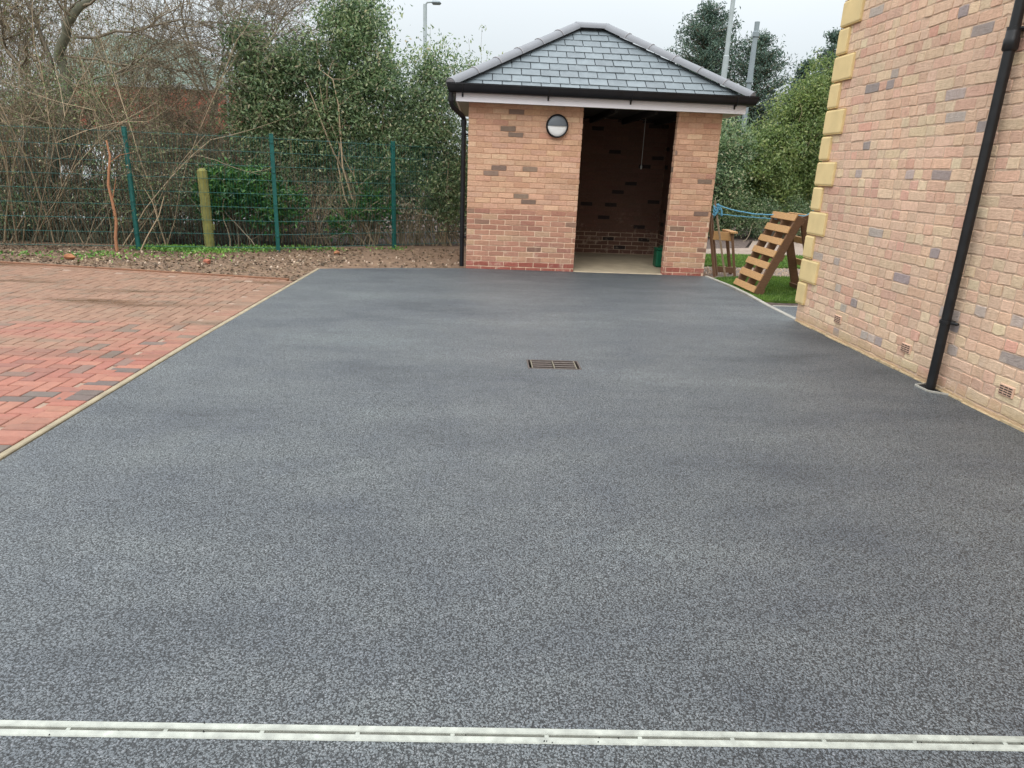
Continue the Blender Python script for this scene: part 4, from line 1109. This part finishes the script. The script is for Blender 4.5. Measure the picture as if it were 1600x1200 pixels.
# orange stem in front of the mesh fence
sm = empty('young_tree', (-5.55, 11.0, 0), 'single orange-brown young stem standing in front of the first fence post', 'tree')
P = np.array([(-5.62, 10.98, -.05), (-5.62, 10.99, .2), (-5.58, 11.0, .45), (-5.60, 11.0, .72), (-5.64, 11.02, .98), (-5.60, 11.02, 1.2), (-5.57, 11.05, 1.4), (-5.62, 11.1, 1.62)])
tubes_mesh('stem', [P, np.array([(-5.60, 11, .75), (-5.54, 11.0, .95), (-5.50, 11.0, 1.1)]), np.array([(-5.58, 11.02, 1.3), (-5.4, 11.0, 1.42), (-5.25, 11.05, 1.46)])], [(.024, .014), (.008, .004), (.007, .003)], M['twig_orange'], sm, 8)
sm = empty('sapling', (-5.2, 11.05, 0), 'short forked pale sapling leaning right of the first fence post', 'sapling')
tubes_mesh('stem', [np.array([(-5.28, 10.98, -.03), (-5.15, 11.0, .22), (-4.95, 11.05, .55), (-4.86, 11.1, .85)]), np.array([(-4.98, 11.05, .5), (-5.0, 11.0, .75), (-5.1, 11.0, .95)])], [(.013, .006), (.006, .003)], M['twig_tan'], sm, 6)
# --- leaning bare tree top-left
tr = empty('bare_tree', (-8.3, 13.0, -.05), 'large bare tree with leaning mossy trunk and spreading fine branches', 'tree')
lines, rad = [], []
def limb(a, b, r0, r1, lvl, bend=.05):
    P = curve(a, b, bend, 10, .02); lines.append(P); rad.append((r0, r1)); L = np.linalg.norm(np.array(b) - np.array(a))
    if lvl > 0:
        for _ in range(9 if lvl > 1 else 7):
            j = rng.integers(3, 10); d = (P[-1] - P[0]) / L + rng.normal(size=3) * np.array([.6, .5, .5]); d /= np.linalg.norm(d)
            l2 = L * rng.uniform(.35, .7); limb(P[j], P[j] + d * l2, max(r0 * .38, .004), max(r0 * .10, .0025), lvl - 1, .12)
limb((-8.3, 13.0, -.1), (-7.25, 13.2, 3.0), .11, .08, 0)
limb((-7.3, 13.2, 2.9), (-6.3, 13.2, 4.6), .08, .04, 3)
tubes_mesh('trunk', lines[:2], rad[:2], M['bark_green'], tr, 10)
lines0, rad0 = lines[2:], rad[2:]
lines, rad = [], []
limb((-7.0, 13.2, 3.3), (-4.3, 13.6, 3.7), .032, .008, 3); limb((-7.2, 13.2, 3.0), (-4.6, 13.9, 2.7), .028, .010, 3)
limb((-6.6, 13.2, 4.0), (-4.0, 13.5, 4.6), .03, .010, 3); limb((-7.6, 13.1, 2.2), (-8.8, 13.4, 4.0), .06, .02, 3)
limb((-7.8, 13.1, 1.6), (-6.0, 13.3, 2.0), .03, .012, 3); limb((-7.4, 13.1, 2.7), (-8.2, 13.5, 4.6), .05, .015, 3)
limb((-7.5, 13.1, 2.4), (-5.4, 13.0, 3.3), .028, .010, 3)
tubes_mesh('branches', lines0 + lines, rad0 + rad, M['twig'], tr, 3)
tipsP = np.concatenate([l[5:] for l in lines0 + lines]); tipsP = tipsP[tipsP[:, 0] < -5.6]
leaves_mesh('dry_leaves', tipsP[rng.integers(0, len(tipsP), 5000)] + rng.normal(size=(5000, 3)) * .05, .04, M['leaf_brown'], tr, .5)
# ivy-green tree left of frame and a second bare tree behind
shrub('ivy_bush', 'patchy ivy-green bush tangled in the thicket at the far left', 'bush', (-8.2, 12.6),
      [(-8.4, 12.0, 1.9, .8, .5, .6, 1.2), (-7.9, 11.8, .5, .9, .4, .45, 1.4), (-5.9, 12.0, .9, .7, .4, .7, 1.2), (-6.9, 12.4, 2.3, .9, .5, .6, .8), (-5.0, 12.3, 1.0, .7, .4, .8, .8)], 210, 34, .17, .05, M['leaf_ever'], M['twig'], 6, .3, .012)
tr2 = empty('bare_tree', (-5.6, 16.5, -.05), 'smaller bare tree with fine branches in front of the pale green roof', 'tree')
lines, rad = [], []
limb((-5.6, 16.5, -.1), (-5.9, 16.5, 2.6), .06, .04, 0)
for tgt in ((-7.2, 16.6, 5.2), (-5.0, 16.4, 5.4), (-4.2, 16.8, 4.4), (-6.2, 16.3, 5.6), (-7.6, 16.7, 4.0), (-3.9, 16.5, 5.2)): limb((-5.9, 16.5, 2.2 + rng.uniform(0, .5)), tgt, .035, .008, 3)
tubes_mesh('branches', lines, rad, M['twig'], tr2, 3)
# --- right hand hedge and trees
shrub('hedge_shrub', 'broad yellow-green evergreen shrub behind the lawn, right of the outbuilding', 'shrub', (7.6, 18.8),
      [(7.2, 18.4, 1.4, 1.3, .9, 1.3, 3), (8.1, 18.8, 2.2, 1.2, .8, 1.4, 3.4), (9.2, 19.0, 1.4, 1.2, .8, 1.4, 2), (8.7, 19, 3.2, .9, .6, .9, 1.6), (9.3, 19.3, 3.9, .8, .5, .8, .9)],
      700, 85, .17, .095, M['leaf_hedge'], M['twig_tan'], 14, .8, .03)
shrub('hedge_shrub', 'darker green shrub just right of the outbuilding wall, behind the lamp column foot', 'shrub', (6.0, 18.9),
      [(5.9, 17.6, 1.2, .8, .5, 1.2, 2), (6.2, 18.2, 2.1, .8, .5, .8, 1.5), (5.1, 18.0, 1.0, .8, .5, 1.0, 1.0)],
      400, 80, .16, .085, M['leaf_ever'], M['twig_tan'], 10, .5, .022)
shrub('clipped_hedge', 'low dark hedge at the back of the lawn below the tall shrubs', 'hedge', (7.4, 17.5),
      [(6.2, 17.3, .5, 1.2, .3, .6, 1), (7.9, 17.75, .5, 1.3, .3, .6, 1), (10.0, 18.4, .6, 1.2, .4, .7, 1)],
      330, 75, .13, .06, M['leaf_ever'], M['twig'], 14, 1.2, .012)
def conifer(name, label, base, h, rmax, n, lean=0, cut=0.0, dens=60):
    root = empty(name, (base[0], base[1], -.1), label, 'tree'); lines = [np.array([(base[0], base[1], -.2), (base[0] + lean * .5, base[1], h * .5), (base[0] + lean, base[1], h)])]; rad = [(.16, .01)]
    pts = []
    for i in range(n):
        t_ = rng.uniform(.12, .99) ; z = h * t_; rr = rmax * (1 - t_) ** .62 * rng.uniform(.4, 1.2) + .06; a = rng.uniform(0, 2 * math.pi)
        b = np.array([base[0] + lean * t_, base[1], z]); e_ = b + np.array([math.cos(a) * rr, math.sin(a) * rr, rr * rng.uniform(.15, .6)])
        P = curve(b, e_, .06, 7, .01); lines.append(P); rad.append((.02, .005))
        k = int(dens * (.35 + rr / rmax)); s_ = P[rng.integers(2, 7, k)]; pts.append(s_ + rng.normal(size=(k, 3)) * np.array([.10, .10, .07]))
    tubes_mesh('trunk', lines, rad, M['twig'], root, 4); leaves_mesh('foliage', np.concatenate(pts), .14, M['leaf_conifer'], root, .28, .6); return root
conifer('conifer_tree', 'dark feathery conifer rising behind the right slope of the slate roof', (8.0, 27, 0), 7.35, 3.0, 560, .0, dens=70)
conifer('conifer_tree', 'second ragged conifer directly behind the capped grey pole', (9.7, 26.3, 0), 6.3, 2.8, 400, .1, dens=55)
conifer('conifer_tree', 'small dark fir at the edge of the house corner blocks', (10.4, 24.0, 0), 5.2, 1.3, 200, .2)
conifer('conifer_tree', 'pointed dark fir half hidden by the yellow corner blocks', (11.6, 24.5, 0), 6.2, 1.5, 220, .0)
# far tree mass closing the horizon
def mass(name, label, boxes, n, size, mat):
    P = np.concatenate([np.stack([rng.uniform(x0, x1, int(n * w)), rng.uniform(y0, y1, int(n * w)), np.zeros(int(n * w))], 1) for x0, x1, y0, y1, h, w in boxes])
    H_ = np.concatenate([np.full(int(n * w), h) for *_, h, w in boxes])
    hv = H_ * (.72 + .28 * np.sin(P[:, 0] * 1.7) * np.sin(P[:, 0] * .63 + 1) + .08 * np.sin(P[:, 0] * 5.1))
    P[:, 2] = rng.uniform(0, 1, len(P)) ** .8 * hv
    gap = (P[:, 0] > -10.0) & (P[:, 0] < -7.9) & (P[:, 2] > .85) & (P[:, 2] < 1.65) & (P[:, 1] < 18); P = P[~gap]
    o = leaves_mesh(name, P, size, mat, None, .5); return tag(o, label, 'trees', None, 'stuff')
mass('far_trees', 'far-off belt of mixed trees closing the view behind the fence', [(-40, -3, 40, 46, 5.0, .5), (-3, 12, 44, 48, 3.2, .25), (12, 40, 40, 44, 5, .25)], 60000, .38, M['leaf_conifer'])
mass('undergrowth', 'leafy undergrowth coloured dark for low shadow, filling the gap behind the left thicket', [(-14, -4.2, 15.8, 17.4, 2.6, .75), (-4.2, .6, 14.9, 15.8, 1.55, .15), (.6, 6.5, 18.5, 20, 1.2, .1)], 42000, .09, M['leaf_under'])

# ground cover
def on_poly(n, f): return f(n)
def litter(n):
    x = rng.uniform(-9.5, -.3, n); base = np.where(x > -2.3, 10.05 + (x + 2.3) * .12, np.where(x > -6.33, 9.37 - (x + 6.33) * .165, 9.37) + .02)
    top = 11.5 + np.clip(x + 5, 0, 5) * .3; y = base + (top - base) * rng.uniform(0, 1, n) ** 1.1
    return np.stack([x, y, np.full(n, .0) + rng.uniform(-.008, .022, n)], 1)
Pl = litter(8000); keep = (Pl[:, 0] < -2.0) | (rng.uniform(size=len(Pl)) < .35); Pl = Pl[keep]
tag(leaves_mesh('leaf_litter', Pl, .048, M['leaf_litter'], None, .6, flat=True), 'dry brown leaf litter strewn on soil between the red paving and fence', 'leaf litter', None, 'stuff')
def blades(name, P, h, mat, label, lean=.35, w=.006):
    N = len(P); a = rng.uniform(0, 2 * np.pi, N); s = np.stack([np.cos(a), np.sin(a), np.zeros(N)], 1) * w
    H_ = h * rng.uniform(.4, 1.2, N); tip = P + np.stack([rng.normal(size=N) * lean * H_, rng.normal(size=N) * lean * H_, H_], 1)
    V = np.stack([P - s, P + s, tip], 1).reshape(-1, 3); F = np.arange(N * 3).reshape(-1, 3)
    o = npmesh(name, V, F, mat); return tag(o, label, 'grass', None, 'stuff')
def pts_in(poly, n, z):
    poly = np.array(poly); mn, mx_ = poly.min(0), poly.max(0); out = []
    P = rng.uniform(mn, mx_, (n * 2, 2)); x, y = P.T; ins = np.zeros(len(P), bool); j = len(poly) - 1
    for i in range(len(poly)):
        xi, yi = poly[i]; xj, yj = poly[j]
        c = ((yi > y) != (yj > y)) & (x < (xj - xi) * (y - yi) / (yj - yi + 1e-12) + xi); ins ^= c; j = i
    P = P[ins][:n]; return np.concatenate([P, np.full((len(P), 1), z)], 1)
blades('grass', pts_in([(3.56, 8.42), (3.75, 8.36), (6.5, 8.3), (6.5, 10.55), (4.6, 10.55), (3.9, 10.35), (3.56, 10.2)], 45000, -.006), .028, M['grass'], 'short mown grass of the near lawn beside the pale edging')
blades('grass', pts_in([(3.5, 11.72), (9.5, 12.1), (10, 14.2), (6.3, 13.7), (4.6, 13.45), (3.6, 13.3)], 40000, -.004), .03, M['grass'], 'short mown grass of the far lawn beyond the gravel path')
def cl(n, cx, cy, sx, sy): return np.stack([cx + rng.normal(size=n) * sx, cy + rng.normal(size=n) * sy, rng.uniform(.0, .05, n)], 1)
wd = np.concatenate([cl(1500, -4.85, 11.35, .33, .15), cl(500, -4.3, 11.3, .2, .12), cl(500, -3.7, 11.7, .25, .15), cl(260, -2.9, 12.0, .3, .12), cl(150, -5.6, 10.3, .35, .2), cl(90, -6.6, 10.1, .5, .2), cl(90, -4.3, 10.6, .4, .2), cl(60, -1.6, 12.4, .2, .1), cl(70, -7.6, 10.1, .5, .2)])
tag(leaves_mesh('weeds', wd, .05, M['weed'], None, .6, .8), 'bright green weeds growing along the foot of the mesh fence', 'weeds', None, 'stuff')
def rock(loc, s, mat, name, label, cat):
    mb = MB(); import bmesh
    bm = bmesh.new(); bmesh.ops.create_icosphere(bm, subdivisions=2, radius=1)
    for v in bm.verts: v.co = Vector((v.co.x * s[0], v.co.y * s[1], v.co.z * s[2])) * random.uniform(.8, 1.15)
    me = bpy.data.meshes.new(name); bm.to_mesh(me); bm.free(); me.materials.append(mat); o = bpy.data.objects.new(name, me); COL.objects.link(o); o.location = loc; o.rotation_euler = (0, 0, random.uniform(0, 6)); return tag(o, label, cat)
rock((-5.75, 9.95, .03), (.09, .05, .045), M['brick_bit'], 'brick_piece', 'orange brick fragment on the soil near the left end of the paving edge', 'brick')
rock((-3.88, 10.0, .02), (.07, .05, .04), simple('red_bit', srgb(150, 90, 70), .9), 'brick_piece', 'dull red brick fragment in the leaf litter right of the weeds', 'brick')
rock((-2.35, 11.5, .02), (.07, .05, .035), M['brick_bit'], 'stone', 'brown stone at the foot of the fence under the evergreen tree', 'stone')
# small pebbles scattered on soil
mb = MB()
for _ in range(120):
    x = random.uniform(-6.5, 0); y = random.uniform(9.7, 11.3); 
    if y < edge_y(min(x, -2.4)) + .1 or (x > -2.3 and y < 10.0 + (x + 2.3) * .17): continue
    r_ = random.uniform(.006, .018); mb.tube([(x, y, -.012), (x + r_ * .2, y, r_ * .4), (x, y + r_ * .2, r_ * 1.1)], [r_, r_ * .9, r_ * .3], 6)
pb = mb.build('pebbles', M['stone'], None, True); tag(pb, 'small pale pebbles scattered over the bare soil', 'pebbles', None, 'stuff')
mb = MB()
for _ in range(900):
    x = random.uniform(3.6, 8.5); y = random.uniform(10.7, 11.65)
    if y > 11.55 + (x - 3.5) * .07: continue
    r_ = random.uniform(.008, .022); mb.tube([(x, y, -.03), (x, y, -.01 + r_ * .8)], [r_, r_ * .6], 6)
pb = mb.build('gravel', M['stone'], None, True); tag(pb, 'loose grey-brown gravel on the path between the two lawns', 'gravel', None, 'stuff')
# repeats of one kind share a group
GROUPS = {'evergreen_shrub': 'evergreen shrubs behind the fence', 'laurel_bush': 'glossy green laurel bushes', 'bare_thicket': 'bare thickets on the left',
          'bare_bush': 'bare twiggy bushes behind the fence', 'bare_tree': 'bare trees on the left', 'hedge_shrub': 'tall shrubs behind the lawn',
          'conifer_tree': 'conifers behind the outbuilding', 'street_lamp': 'street lamps beyond the site', 'wooden_pallet': 'wooden pallets on the lawn',
          'brick_piece': 'brick fragments on the soil'}
for o in bpy.data.objects:
    g = GROUPS.get(o.name.split('.')[0])
    if g and o.parent is None and 'label' in o: o['group'] = g
